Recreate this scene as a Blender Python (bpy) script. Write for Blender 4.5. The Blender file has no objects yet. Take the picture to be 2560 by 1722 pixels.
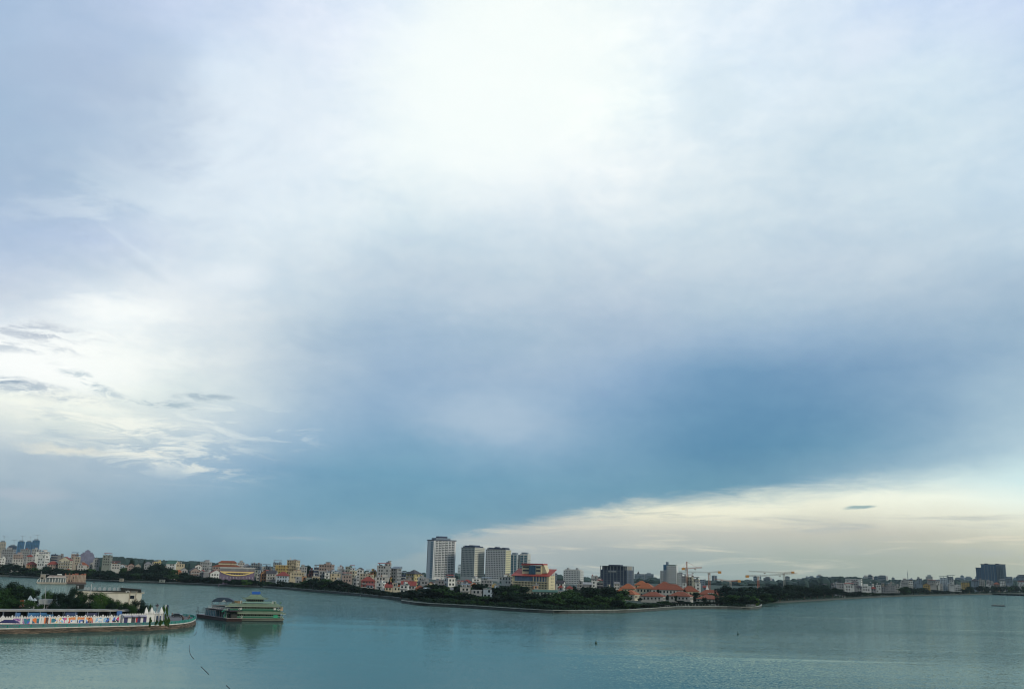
import bpy, math, random
from mathutils import Vector, Matrix
random.seed(7)
R = math.radians
scn = bpy.context.scene
col = scn.collection
# ---------------------------------------------------------------- camera
F, W, HH = 2400.0, 2560.0, 1722.0          # focal length and frame in photo pixels
EYE = Vector((0, 0, 26.0))
PITCH, ROLL = R(13.08), R(1.4)
camd = bpy.data.cameras.new("Camera"); cam = bpy.data.objects.new("Camera", camd); col.objects.link(cam)
camd.sensor_width = 36; camd.lens = 36*F/W; camd.clip_start = 0.5; camd.clip_end = 20000
CM = Matrix.Rotation(R(90)+PITCH, 3, 'X') @ Matrix.Rotation(ROLL, 3, 'Z')
cam.matrix_world = Matrix.Translation(EYE) @ CM.to_4x4()
scn.camera = cam
def ray(px, py): return CM @ Vector(((px-W/2)/F, -(py-HH/2)/F, -1.0))
def at(px, py, Y): d = ray(px, py); return EYE + d*(Y/d.y)
def on(px, py, z=0.0): d = ray(px, py); return EYE + d*((z-EYE.z)/d.z)
def pix(p):
    q = CM.transposed() @ (Vector(p)-EYE)
    return (W/2 - q.x/q.z*F, HH/2 + q.y/q.z*F)
# ---------------------------------------------------------------- sky
def s2l(c):
    c = (c[0]*.985, c[1]*.995, c[2]*.985-.28*max(0, c[2]-c[0]-58))      # white balance of the photograph
    return tuple((v/255/12.92 if v/255 <= .04045 else ((v/255+.055)/1.055)**2.4) for v in c)
SX = [0,256,512,768,1024,1280,1536,1792,2048,2304,2560]
SKY = [  # (photo row, colours of the cloud layer from west to east)
 (-500,[(170,190,220),(185,200,228),(195,210,235),(210,222,242),(220,232,246),(232,242,248),(228,240,248),(215,228,244),(208,222,242),(196,212,240),(190,206,238)]),
 (0,  [(174,195,228),(192,205,236),(202,216,241),(225,232,250),(230,240,255),(251,255,255),(246,252,255),(232,240,252),(222,234,250),(206,221,248),(200,215,246)]),
 (150,[(163,188,218),(186,200,230),(205,222,243),(224,234,250),(230,241,253),(254,255,255),(250,255,255),(226,240,253),(225,236,249),(211,228,243),(205,222,240)]),
 (300,[(160,185,213),(174,192,220),(214,228,244),(229,237,249),(248,252,255),(255,255,255),(248,255,255),(233,242,252),(207,223,237),(212,228,240),(205,222,238)]),
 (450,[(162,184,212),(178,198,220),(216,229,243),(229,240,250),(238,247,252),(236,243,253),(242,246,252),(222,233,241),(206,222,235),(210,226,238),(205,222,238)]),
 (600,[(178,197,225),(190,204,230),(222,232,242),(215,227,238),(204,220,232),(200,216,230),(212,225,236),(205,220,232),(200,215,230),(200,216,230),(194,212,228)]),
 (700,[(193,204,222),(212,222,232),(228,235,244),(206,220,233),(192,206,222),(190,207,222),(192,206,222),(190,206,222),(192,206,222),(188,204,220),(170,191,212)]),
 (770,[(206,214,228),(246,250,253),(228,234,240),(194,209,223),(176,196,216),(184,201,218),(180,196,216),(178,198,216),(180,200,218),(172,192,212),(160,184,206)]),
 (860,[(248,251,253),(254,255,253),(226,232,237),(178,196,214),(152,178,206),(166,188,209),(163,184,208),(148,175,204),(142,171,202),(136,166,196),(150,177,202)]),
 (950,[(240,244,247),(248,252,248),(222,230,232),(172,191,211),(148,175,204),(167,187,210),(146,174,205),(104,147,191),(108,147,189),(130,162,195),(166,190,209)]),
 (1050,[(226,231,229),(234,238,230),(208,219,225),(163,187,210),(133,167,200),(157,183,208),(124,160,196),(94,139,184),(100,144,186),(128,162,192),(178,202,216)]),
 (1130,[(186,199,210),(178,192,206),(180,197,215),(130,166,198),(114,157,193),(142,173,202),(119,158,192),(89,138,182),(98,145,184),(142,175,198),(192,213,224)]),
 (1210,[(164,181,198),(154,177,197),(136,170,197),(106,153,190),(102,152,188),(112,157,189),(110,155,186),(102,149,180),(122,160,186),(168,194,208),(200,222,228)]),
 (1290,[(152,174,190),(144,169,187),(131,165,187),(114,157,186),(108,154,182),(112,154,181),(116,156,180),(118,156,178),(140,170,186),(180,202,208),(205,225,228)]),
 (1350,[(148,169,181),(139,164,179),(135,165,182),(129,164,182),(128,162,181),(150,172,184),(150,172,184),(150,172,184),(160,180,185),(180,196,196),(200,214,208)]),
 (1420,[(130,153,161),(127,153,163),(124,154,169),(119,151,168),(132,160,174),(150,168,178),(152,168,176),(152,168,174),(160,175,172),(170,180,172),(180,186,174)]),
]
BAND = [ # clear warm strip under the cloud bank, east
 (1180,[(200,210,205)]*5+[(225,228,215),(238,236,218),(246,246,226),(232,240,232),(224,240,238),(205,232,238)]),
 (1240,[(200,210,205)]*5+[(196,204,208),(244,238,216),(254,251,230),(252,252,234),(248,250,236),(234,246,240)]),
 (1275,[(190,200,200)]*5+[(192,198,200),(246,240,216),(254,250,226),(252,249,228),(248,247,230),(248,248,232)]),
 (1305,[(170,188,192)]*4+[(165,184,194),(190,194,194),(208,206,196),(212,210,198),(210,210,198),(210,209,196),(222,221,204)]),
 (1345,[(150,172,182)]*4+[(150,172,184),(192,193,191),(194,195,190),(192,192,186),(196,193,183),(199,196,185),(209,208,190)]),
 (1400,[(133,158,166)]*4+[(142,166,178),(164,175,180),(160,172,175),(160,174,172),(168,178,170),(175,180,168),(185,188,172)]),
 (1445,[(125,150,158)]*4+[(135,158,168),(155,168,172),(154,168,170),(152,168,168),(160,172,166),(166,174,164),(172,178,166)]),
]
def interp(tab, px, py):
    px = min(max(px, 0), 2559.9); i = min(int(px/256), 9); t = px/256-i
    rows = [r for r, _ in tab]
    if py <= rows[0]: j, u = 0, 0.0
    elif py >= rows[-1]: j, u = len(rows)-2, 1.0
    else:
        j = max(k for k in range(len(rows)-1) if rows[k] <= py); u = (py-rows[j])/(rows[j+1]-rows[j])
    def rc(k): a = tab[k][1]; return [a[i][c]*(1-t)+a[i+1][c]*t for c in range(3)]
    a, b = rc(j), rc(j+1)
    return [a[c]*(1-u)+b[c]*u for c in range(3)]
world = bpy.data.worlds.new("World"); scn.world = world; world.use_nodes = True
NT = world.node_tree; NT.nodes.clear()
def nd(t, **k):
    n = NT.nodes.new(t)
    for a, b in k.items(): setattr(n, a, b)
    return n
def ln(a, b): NT.links.new(a, b)
def mth(op, a, b=None, c=None, clamp=False):
    n = nd('ShaderNodeMath', operation=op, use_clamp=clamp)
    for i, v in enumerate((a, b, c)):
        if v is None: continue
        if isinstance(v, (int, float)): n.inputs[i].default_value = v
        else: ln(v, n.inputs[i])
    return n.outputs[0]
def mapr(v, a, b, c=0.0, d=1.0, smooth=False):
    n = nd('ShaderNodeMapRange', interpolation_type='SMOOTHSTEP' if smooth else 'LINEAR'); ln(v, n.inputs[0])
    for i, x in enumerate((a, b, c, d)):
        if isinstance(x, (int, float)): n.inputs[i+1].default_value = x
        else: ln(x, n.inputs[i+1])
    return n.outputs[0]
def mixc(f, a, b):
    n = nd('ShaderNodeMix', data_type='RGBA')
    for s, v in ((n.inputs[0], f), (n.inputs[6], a), (n.inputs[7], b)):
        if isinstance(v, (int, float)): s.default_value = v
        elif isinstance(v, tuple): s.default_value = v
        else: ln(v, s)
    return n.outputs[2]
tc = nd('ShaderNodeTexCoord'); sep = nd('ShaderNodeSeparateXYZ'); ln(tc.outputs['Generated'], sep.inputs[0])
sx, sy, sz = sep.outputs
az0 = mth('ARCTAN2', sx, sy); el0 = mth('ARCSINE', sz)
cmb = nd('ShaderNodeCombineXYZ'); ln(az0, cmb.inputs[0]); ln(el0, cmb.inputs[1])
def noise(scale, sxm=1.0, sym=1.0, rot=0.0, detail=4, rough=.5, dist=0.0, off=(0, 0, 0)):
    m = nd('ShaderNodeMapping'); ln(cmb.outputs[0], m.inputs[0]); m.inputs['Scale'].default_value = (sxm, sym, 1); m.inputs['Rotation'].default_value = (0, 0, rot); m.inputs['Location'].default_value = off
    n = nd('ShaderNodeTexNoise'); ln(m.outputs[0], n.inputs['Vector']); n.inputs['Scale'].default_value = scale
    n.inputs['Detail'].default_value = detail; n.inputs['Roughness'].default_value = rough; n.inputs['Distortion'].default_value = dist
    return n
wn = noise(5.0, 1, 1.6, -.25, 5, .55)
ws = nd('ShaderNodeSeparateColor'); ln(wn.outputs['Color'], ws.inputs[0])
az = mth('ADD', az0, mth('MULTIPLY', mth('SUBTRACT', ws.outputs[0], .5), .085))
el = mth('ADD', el0, mth('MULTIPLY', mth('SUBTRACT', ws.outputs[1], .5), .040))
AZ0, AZ1, NS = R(-38), R(38), 28
def elr(px, py): d = ray(px, py).normalized(); return math.atan2(d.x, d.y), math.asin(d.z)
def row_ramp(tab, e, fac):
    n = nd('ShaderNodeValToRGB'); cr = n.color_ramp; cr.interpolation = 'B_SPLINE'; ln(fac, n.inputs[0])
    for i in [0, NS-1]+list(range(1, NS-1)):
        a = AZ0+(AZ1-AZ0)*i/(NS-1)
        p = pix(EYE+Vector((math.sin(a)*math.cos(e), math.cos(a)*math.cos(e), math.sin(e))))
        c = s2l(interp(tab, *p)); pos = i/(NS-1)
        s = cr.elements[0] if i == 0 else (cr.elements[1] if i == NS-1 else cr.elements.new(pos))
        s.position = pos; s.color = (*c, 1)
    return n.outputs[0]
def build_layer(tab, els, elv, fac):
    out = row_ramp(tab, els[0], fac)
    for k in range(1, len(els)):
        out = mixc(mapr(elv, els[k-1], els[k]), out, row_ramp(tab, els[k], fac))
    return out
fac = mapr(az, AZ0, AZ1)
cloud = build_layer(SKY, [R(v) for v in (0, 1.6, 3.0, 5.0, 7.0, 9.2, 11.4, 13.5, 15.5, 17.3, 20.2, 23.8, 27.3, 31, 40)], el, fac)
# fine mottling of the cloud deck
mn = noise(9, 1, 2.2, -.2, 6, .6, .3, (3, 1, 0))
cloud_m = nd('ShaderNodeMix', data_type='RGBA', blend_type='MULTIPLY'); cloud_m.inputs[0].default_value = 1
ln(cloud, cloud_m.inputs[6])
mval = mapr(mn.outputs[0], .3, .7, .945, 1.055)
fn = noise(46, 1, 1.6, 0, 3, .6, 0, (8, 3, 0)); mval = mth('ADD', mval, mapr(fn.outputs[0], .3, .7, -.02, .02))
mc = nd('ShaderNodeCombineColor'); ln(mapr(mval, .955, 1.045, .93, 1.07), mc.inputs[0]); ln(mval, mc.inputs[1]); ln(mapr(mval, .955, 1.045, .975, 1.025), mc.inputs[2])
ln(mc.outputs[0], cloud_m.inputs[7]); cloud = cloud_m.outputs[2]
def blob(px, py, rx, ry, ang=0.0, soft=(1.0, .15), warp=.012, ns=30):
    """soft elliptical patch of cloud at a sky direction; radii in degrees"""
    a, e = elr(px, py)
    n = noise(ns, 1, 2.5, ang, 4, .6, 0, (px*.01, 0, 0))
    c = nd('ShaderNodeSeparateColor'); ln(n.outputs['Color'], c.inputs[0])
    u = mth('SUBTRACT', mth('ADD', az0, mth('MULTIPLY', mth('SUBTRACT', c.outputs[0], .5), warp*2)), a)
    v = mth('SUBTRACT', mth('ADD', el0, mth('MULTIPLY', mth('SUBTRACT', c.outputs[1], .5), warp)), e)
    ca, sa = math.cos(ang), math.sin(ang)
    uu = mth('ADD', mth('MULTIPLY', u, ca/R(rx)), mth('MULTIPLY', v, sa/R(rx)))
    vv = mth('SUBTRACT', mth('MULTIPLY', v, ca/R(ry)), mth('MULTIPLY', u, sa/R(ry)))
    d = mth('SQRT', mth('ADD', mth('MULTIPLY', uu, uu), mth('MULTIPLY', vv, vv)))
    return mapr(d, soft[0], soft[1], 0, 1, True)
def paint(base, m, rgb, k=1.0): return mixc(mth('MULTIPLY', m, k), base, (*s2l(rgb), 1))
# bright openings and dark wisps, west side (real cloud shapes)
cloud = paint(cloud, blob(150, 230, 9.0, 7.5, .15, (1.05, .55), .05, 9), (172, 192, 216), .45)
cloud = paint(cloud, blob(390, 300, 5.0, 4.6, .5, (1.0, .5), .06, 10), (192, 206, 226), .45)
cloud = paint(cloud, blob(640, 330, 7.5, 5.5, .6, (1.1, .3), .06, 10), (232, 240, 250), .5)
cloud = paint(cloud, blob(1230, 190, 10, 8, .3, (1.15, .35), .05, 9), (250, 255, 255), .85)
cloud = paint(cloud, blob(1790, 250, 3.4, 2.6, .2, (1.1, .1), .04, 14), (204, 222, 236), .5)
cloud = paint(cloud, blob(2180, 110, 3.2, 1.6, .3, (1.1, .1), .04, 14), (228, 236, 250), .55)
cloud = paint(cloud, blob(60, 900, 8.5, 1.9, -.05, warp=.025), (255, 255, 255), .95)
cloud = paint(cloud, blob(300, 775, 4.4, 1.1, .08, warp=.03), (254, 255, 255), .75)
cloud = paint(cloud, blob(330, 900, 4.5, 1.2, .1, warp=.03), (253, 254, 252), .6)
cloud = paint(cloud, blob(590, 690, 2.8, 1.1, .1), (240, 244, 250), .5)
cloud = paint(cloud, blob(340, 655, 3.0, .45, -.45, (1, .0), .01), (190, 204, 222), .4)
cloud = paint(cloud, blob(325, 612, 3.2, .25, -.52, (1, 0), .008), (226, 236, 246), .25)
# dark fractus wisps, torn by noise
def wisp(base, px, py, rx, ry, ang, rgb, k, off):
    n = noise(30, 1, 3.2, ang, 6, .68, .6, (off, off*.7, 0))
    return mixc(mth('MULTIPLY', mth('MULTIPLY', blob(px, py, rx, ry, ang, (1.1, .1), .012), mapr(n.outputs[0], .42, .60, 0, 1, True)), k), base, (*s2l(rgb), 1))
cloud = wisp(cloud, 60, 826, 5.0, .75, .03, (192, 200, 213), 1, 3)
cloud = wisp(cloud, 40, 868, 5.0, .45, .02, (208, 215, 224), 1, 5)
cloud = wisp(cloud, 20, 955, 3.4, .62, -.14, (150, 168, 188), 1.0, 7)
cloud = wisp(cloud, 90, 985, 4.8, .70, -.06, (186, 198, 210), 1, 9)
cloud = wisp(cloud, 235, 962, 3.0, .42, -.40, (190, 204, 214), 1, 11)
cloud = paint(cloud, blob(545, 992, 1.2, .24, .02, (1, .2), .01), (158, 178, 194), .8)
cloud = wisp(cloud, 500, 992, 2.2, .38, .02, (176, 192, 204), 1, 12)
cloud = wisp(cloud, 400, 1009, 3.0, .32, .02, (172, 190, 202), 1, 13)
cloud = paint(cloud, blob(120, 1008, 6.5, .55, -.08), (250, 252, 244), .6)
# streaky altocumulus under the opening
def streaks(base, px, py, rx, ry, ang, rgb, k, sc, st, lo, hi, off, rot):
    n = noise(sc, 1, st, rot, 7, .66, .7, (off, off*.3, 0))
    return mixc(mth('MULTIPLY', mth('MULTIPLY', blob(px, py, rx, ry, ang, (1.1, .1)), mapr(n.outputs[0], lo, hi, 0, 1, True)), k), base, (*s2l(rgb), 1))
cloud = streaks(cloud, 230, 330, 13, 10, .3, (166, 184, 212), .42, 3.4, 1.7, .46, .62, 41, -.3)
cloud = streaks(cloud, 330, 560, 10, 5, .2, (236, 243, 250), .35, 5, 2.2, .48, .62, 44, -.3)
cloud = streaks(cloud, 1050, 780, 17, 4.5, 0, (202, 212, 226), .35, 4.5, 2.8, .46, .64, 51, .05)
cloud = streaks(cloud, 900, 950, 14, 5, 0, (140, 168, 198), .30, 5, 3.0, .48, .64, 57, .1)
cloud = streaks(cloud, 1900, 700, 18, 4.5, .1, (176, 196, 216), .30, 4.0, 3.0, .46, .64, 61, .1)
cloud = streaks(cloud, 300, 1085, 9.5, 2.3, -.16, (250, 249, 240), .7, 13, 5.5, .48, .60, 7, .16)
cloud = streaks(cloud, 330, 1065, 7.0, 1.0, -.12, (250, 250, 242), .6, 20, 5.0, .46, .58, 17, .14)
cloud = streaks(cloud, 340, 1118, 8.5, 1.7, -.20, (160, 182, 202), .6, 12, 5.0, .50, .63, 2, .18)
cloud = streaks(cloud, 400, 1140, 6.0, .9, -.18, (244, 242, 232), .6, 24, 5.0, .50, .60, 27, .16)
cloud = streaks(cloud, 560, 1050, 7.5, 1.5, -.10, (236, 240, 238), .55, 12, 5.5, .50, .62, 31, .12)
cloud = paint(cloud, blob(170, 1122, 3.4, .36, -.03, warp=.02), (236, 232, 220), .7)
cloud = paint(cloud, blob(60, 1235, 3.4, .6, 0), (176, 186, 200), .6)
cloud = paint(cloud, blob(740, 1346, 2.8, .16, 0), (160, 175, 186), .4)
cloud = paint(cloud, blob(1220, 1050, 6.5, 1.9, -.05, (1.2, 0), .03), (178, 196, 215), .65)
cloud = paint(cloud, blob(2540, 1225, 2.2, .8, .1, (1.2, 0)), (206, 240, 246), .6)
# eastern clear strip
band = build_layer(BAND, [R(v) for v in (-.2, .9, 2.2, 3.3, 4.2, 5.2, 7)], el, fac)
bn = noise(7, 1, 9, .03, 6, .6, .6, (1, 5, 0))
bf = mth('MULTIPLY', mapr(bn.outputs[0], .5, .68, 0, 1, True), mapr(el0, R(.8), R(2.2), .25, .8))
bf = mth('MULTIPLY', bf, mapr(el0, R(3.9), R(3.0), 0, 1))
band = mixc(bf, band, (*s2l((182, 187, 186)), 1))
bn2 = noise(6, 1, 11, .02, 6, .6, .6, (11, 5, 0))
bf2 = mth('MULTIPLY', mapr(bn2.outputs[0], .52, .66, 0, .45, True), mapr(el0, R(3.3), R(2.4), 0, 1))
band = mixc(bf2, band, (*s2l((236, 226, 206)), 1))
band = paint(band, blob(2150, 1268, 1.1, .14, .08, (1, .35), .006), (150, 176, 180), .95)
band = paint(band, blob(1620, 1280, 3.2, .07, .03, (1, .3), .006), (205, 206, 195), .6)
# edge of the bank: elevation as a function of azimuth
edge = nd('ShaderNodeValToRGB'); ln(mapr(az0, AZ0, AZ1), edge.inputs[0]); er = edge.color_ramp; er.interpolation = 'B_SPLINE'
EDGE = [(-300, 1480), (900, 1440), (1060, 1370), (1180, 1336), (1290, 1318), (1400, 1302), (1500, 1283), (1600, 1268), (1800, 1257), (1950, 1244), (2100, 1232), (2300, 1214), (2560, 1180), (2900, 1150)]
for i in [0, len(EDGE)-1]+list(range(1, len(EDGE)-1)):
    ex, ey = EDGE[i]
    a, e = elr(ex, ey); v = e/R(20)+.1; pos = (a-AZ0)/(AZ1-AZ0)
    s = er.elements[0] if i == 0 else (er.elements[1] if i == len(EDGE)-1 else er.elements.new(max(0, min(1, pos))))
    s.position = max(0, min(1, pos)); s.color = (v, v, v, 1)
ev = nd('ShaderNodeSeparateColor'); ln(edge.outputs[0], ev.inputs[0])
edel = mth('MULTIPLY', mth('SUBTRACT', ev.outputs[0], .1), R(20))
en = noise(13, 1, 5, .05, 7, .68, .5)
dlt = mth('SUBTRACT', mth('ADD', el0, mth('MULTIPLY', mth('SUBTRACT', en.outputs[0], .5), .030)), edel)
soft = mapr(az0, R(-2), R(26), R(.42), R(1.5))
msk = mapr(mth('DIVIDE', dlt, soft), -.6, 1.0, 1, 0, True)
sky = mixc(msk, cloud, band)
nsh = nd('ShaderNodeTexSky', sky_type='NISHITA', sun_disc=False)
SUN_EL, SUN_AZ = R(24), R(128)     # soft sun behind cloud, to the right and slightly behind
nsh.sun_elevation = SUN_EL; nsh.sun_rotation = SUN_AZ
bg1 = nd('ShaderNodeBackground'); ln(nsh.outputs[0], bg1.inputs[0]); bg1.inputs[1].default_value = .08
# overcast deck: dimmer away from the bright part of the sky (behind the viewer and overhead)
dim = mapr(el0, R(34), R(75), 1.0, .50)
bk = mapr(sy, .35, -.6, 1.05, .50)
bg2 = nd('ShaderNodeBackground'); ln(sky, bg2.inputs[0]); ln(mth('MULTIPLY', dim, bk), bg2.inputs[1])
mx = nd('ShaderNodeMixShader'); mx.inputs[0].default_value = .96; ln(bg1.outputs[0], mx.inputs[1]); ln(bg2.outputs[0], mx.inputs[2])
wo = nd('ShaderNodeOutputWorld'); ln(mx.outputs[0], wo.inputs[0])
# ---------------------------------------------------------------- sun, exposure
sl = bpy.data.lights.new("Sun", 'SUN'); sl.energy = 1.9; sl.angle = R(16); sl.color = (1, .93, .78)
so = bpy.data.objects.new("Sun", sl); col.objects.link(so)
sd = Vector((math.sin(SUN_AZ)*math.cos(SUN_EL), math.cos(SUN_AZ)*math.cos(SUN_EL), math.sin(SUN_EL)))
so.rotation_euler = sd.to_track_quat('Z', 'Y').to_euler()
scn.view_settings.view_transform = 'Standard'; scn.view_settings.look = 'None'; scn.view_settings.gamma = 1; scn.view_settings.exposure = 0
scn.view_settings.use_curve_mapping = False
scn.cycles.max_bounces = 6; scn.cycles.diffuse_bounces = 2; scn.cycles.glossy_bounces = 2; scn.cycles.volume_bounces = 1; scn.cycles.caustics_reflective = False
scn.cycles.use_adaptive_sampling = True; scn.cycles.adaptive_threshold = .012; scn.cycles.adaptive_min_samples = 16; scn.cycles.filter_width = 1.1
world.cycles.sampling_method = 'MANUAL'; world.cycles.sample_map_resolution = 512
HAZE = .00003
# ---------------------------------------------------------------- materials
MATS = {}
def mat(rgb, rough=.8, var=.18, scale=.35, metal=0.0, key=None, streak=True):
    k = key or (tuple(rgb), rough, var, scale, metal)
    if k in MATS: return MATS[k]
    m = bpy.data.materials.new("surface_%d" % len(MATS)); m.use_nodes = True; t = m.node_tree; b = t.nodes['Principled BSDF']
    b.inputs['Roughness'].default_value = rough; b.inputs['Metallic'].default_value = metal
    if var > 0:
        tcn = t.nodes.new('ShaderNodeTexCoord'); mp = t.nodes.new('ShaderNodeMapping'); t.links.new(tcn.outputs['Object'], mp.inputs[0])
        mp.inputs['Scale'].default_value = (1, 1, .35 if streak else 1)
        oi = t.nodes.new('ShaderNodeObjectInfo'); t.links.new(oi.outputs['Random'], mp.inputs['Location'])
        n = t.nodes.new('ShaderNodeTexNoise'); n.inputs['Scale'].default_value = scale; n.inputs['Detail'].default_value = 6; n.inputs['Roughness'].default_value = .65
        t.links.new(mp.outputs[0], n.inputs['Vector'])
        cr = t.nodes.new('ShaderNodeValToRGB'); t.links.new(n.outputs[0], cr.inputs[0])
        cr.color_ramp.elements[0].position = .3; cr.color_ramp.elements[1].position = .7
        cr.color_ramp.elements[0].color = (*[c*(1-var) for c in rgb], 1); cr.color_ramp.elements[1].color = (*[min(1, c*(1+var*.5)) for c in rgb], 1)
        t.links.new(cr.outputs[0], b.inputs['Base Color'])
    else: b.inputs['Base Color'].default_value = (*rgb, 1)
    MATS[k] = m; return m
C = dict(white=(.62,.64,.61), offwhite=(0.428,0.428,0.399), cream=(0.471,0.414,0.286), palecream=(0.5,0.471,0.357), grey=(0.252,0.269,0.277), lightgrey=(0.321,0.336,0.336), dark=(.06,.07,.08),
         yellow=(0.399,0.292,0.1), paleyellow=(0.485,0.414,0.2), orange=(0.403,0.218,0.109), pink=(0.3,0.243,0.214), blue=(.05,.13,.30), navy=(.03,.05,.10), bluegrey=(0.168,0.227,0.277), paleblue=(0.42,0.504,0.554),
         redroof=(.23,.045,.034), brickroof=(.23,.066,.030), orangeroof=(.34,.105,.035), brown=(.18,.11,.08), darkroof=(.05,.05,.06), greenroof=(.05,.14,.11), beige=(0.328,0.3,0.243), purple=(.17,.13,.20),
         purplegrey=(.17,.18,.26), greengrey=(0.214,0.243,0.214), greyroof=(0.185,0.193,0.202), concrete=(.35,.35,.33), glassblue=(.04,.13,.26), brick=(.19,.065,.055))
def M(n, rough=.8, var=.34, scale=.3): return mat(C[n], rough, var, scale)
GLASS = mat((.015,.022,.028), .12, 0); GLASSB = mat((.03,.09,.12), .15, .3, .5)
METAL = mat((.45,.47,.48), .4, .1, .3, .8)
# ---------------------------------------------------------------- mesh builder
class MB:
    def __init__(s): s.v = []; s.f = []
    def quad(s, *p):
        i = len(s.v); s.v += [tuple(q) for q in p]; s.f.append(tuple(range(i, i+len(p)))); return s
    def box(s, x0, x1, y0, y1, z0, z1, rz=0.0, c=None):
        i = len(s.v)
        pts = [(x, y, z) for z in (z0, z1) for (x, y) in ((x0,y0),(x1,y0),(x1,y1),(x0,y1))]
        if rz:
            cx, cy = c or ((x0+x1)/2, (y0+y1)/2); a, b = math.cos(rz), math.sin(rz)
            pts = [(cx+(x-cx)*a-(y-cy)*b, cy+(x-cx)*b+(y-cy)*a, z) for x, y, z in pts]
        s.v += pts
        for q in ((3,2,1,0),(4,5,6,7),(0,1,5,4),(1,2,6,5),(2,3,7,6),(3,0,4,7)): s.f.append(tuple(i+k for k in q))
        return s
    def prism(s, poly, y0, y1):            # polygon in x,z extruded along y
        n = len(poly); i = len(s.v)
        s.v += [(x, y0, z) for x, z in poly]+[(x, y1, z) for x, z in poly]
        s.f.append(tuple(i+k for k in range(n))); s.f.append(tuple(i+n+k for k in reversed(range(n))))
        for k in range(n): a, b = i+k, i+(k+1) % n; s.f.append((b, a, a+n, b+n))
        return s
    def frustum(s, x0, x1, y0, y1, z0, X0, X1, Y0, Y1, z1):
        i = len(s.v)
        s.v += [(x0,y0,z0),(x1,y0,z0),(x1,y1,z0),(x0,y1,z0),(X0,Y0,z1),(X1,Y0,z1),(X1,Y1,z1),(X0,Y1,z1)]
        for q in ((3,2,1,0),(4,5,6,7),(0,1,5,4),(1,2,6,5),(2,3,7,6),(3,0,4,7)): s.f.append(tuple(i+k for k in q))
        return s
    def cyl(s, x, y, z0, z1, r0, r1=None, n=12):
        r1 = r0 if r1 is None else r1; i = len(s.v)
        for z, r in ((z0, r0), (z1, r1)):
            for k in range(n): a = 2*math.pi*k/n; s.v.append((x+r*math.cos(a), y+r*math.sin(a), z))
        s.f.append(tuple(i+k for k in reversed(range(n)))); s.f.append(tuple(i+n+k for k in range(n)))
        for k in range(n): a, b = i+k, i+(k+1) % n; s.f.append((a, b, b+n, a+n))
        return s
    def bar(s, p, q, r=.1, n=5, r1=None):
        p, q = Vector(p), Vector(q); d = q-p
        if d.length < 1e-6: return s
        m = d.to_track_quat('Z', 'Y').to_matrix(); i = len(s.v); r1 = r if r1 is None else r1
        for e, rr in ((p, r), (q, r1)):
            for k in range(n): a = 2*math.pi*k/n; s.v.append(tuple(e+m @ Vector((rr*math.cos(a), rr*math.sin(a), 0))))
        s.f.append(tuple(i+k for k in reversed(range(n)))); s.f.append(tuple(i+n+k for k in range(n)))
        for k in range(n): a, b = i+k, i+(k+1) % n; s.f.append((a, b, b+n, a+n))
        return s
    def tube(s, pts, r, n=6):
        for a, b in zip(pts, pts[1:]): s.bar(a, b, r, n)
        return s
    def mesh(s, name):
        me = bpy.data.meshes.new(name); me.from_pydata(s.v, [], s.f); me.update(); return me
    def build(s, name, m, parent=None, loc=None, smooth=False):
        me = s.mesh(name); me.materials.append(m)
        if smooth: me.polygons.foreach_set('use_smooth', [True]*len(me.polygons))
        return obj(name, me, parent, loc)
def obj(name, me, parent=None, loc=None, rz=0.0):
    o = bpy.data.objects.new(name, me); col.objects.link(o)
    if parent: o.parent = parent
    if loc is not None: o.location = loc
    if rz: o.rotation_euler.z = rz
    return o
THINGS = []      # things whose label is completed at the end
def tag(o, label, cat, group=None, kind=None, px=None):
    if label: o['label'] = label
    if cat: o['category'] = cat
    if group: o['group'] = group
    if kind: o['kind'] = kind
    if px is not None: THINGS.append((o, px))
    return o
def thing(name, label, cat, loc=(0,0,0), rz=0.0, group=None, px=None):
    o = bpy.data.objects.new(name, None); col.objects.link(o); o.location = loc; o.rotation_euler.z = rz
    return tag(o, label, cat, group, None, px)
def struct(o, label=None):
    o['kind'] = 'structure'
    if label: o['label'] = label
    return o
GZ = 1.6
def gz(x, y):
    r = math.hypot(x, y)
    return GZ if r < 2000 else GZ-4e-5*(r-2000)**2
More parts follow.
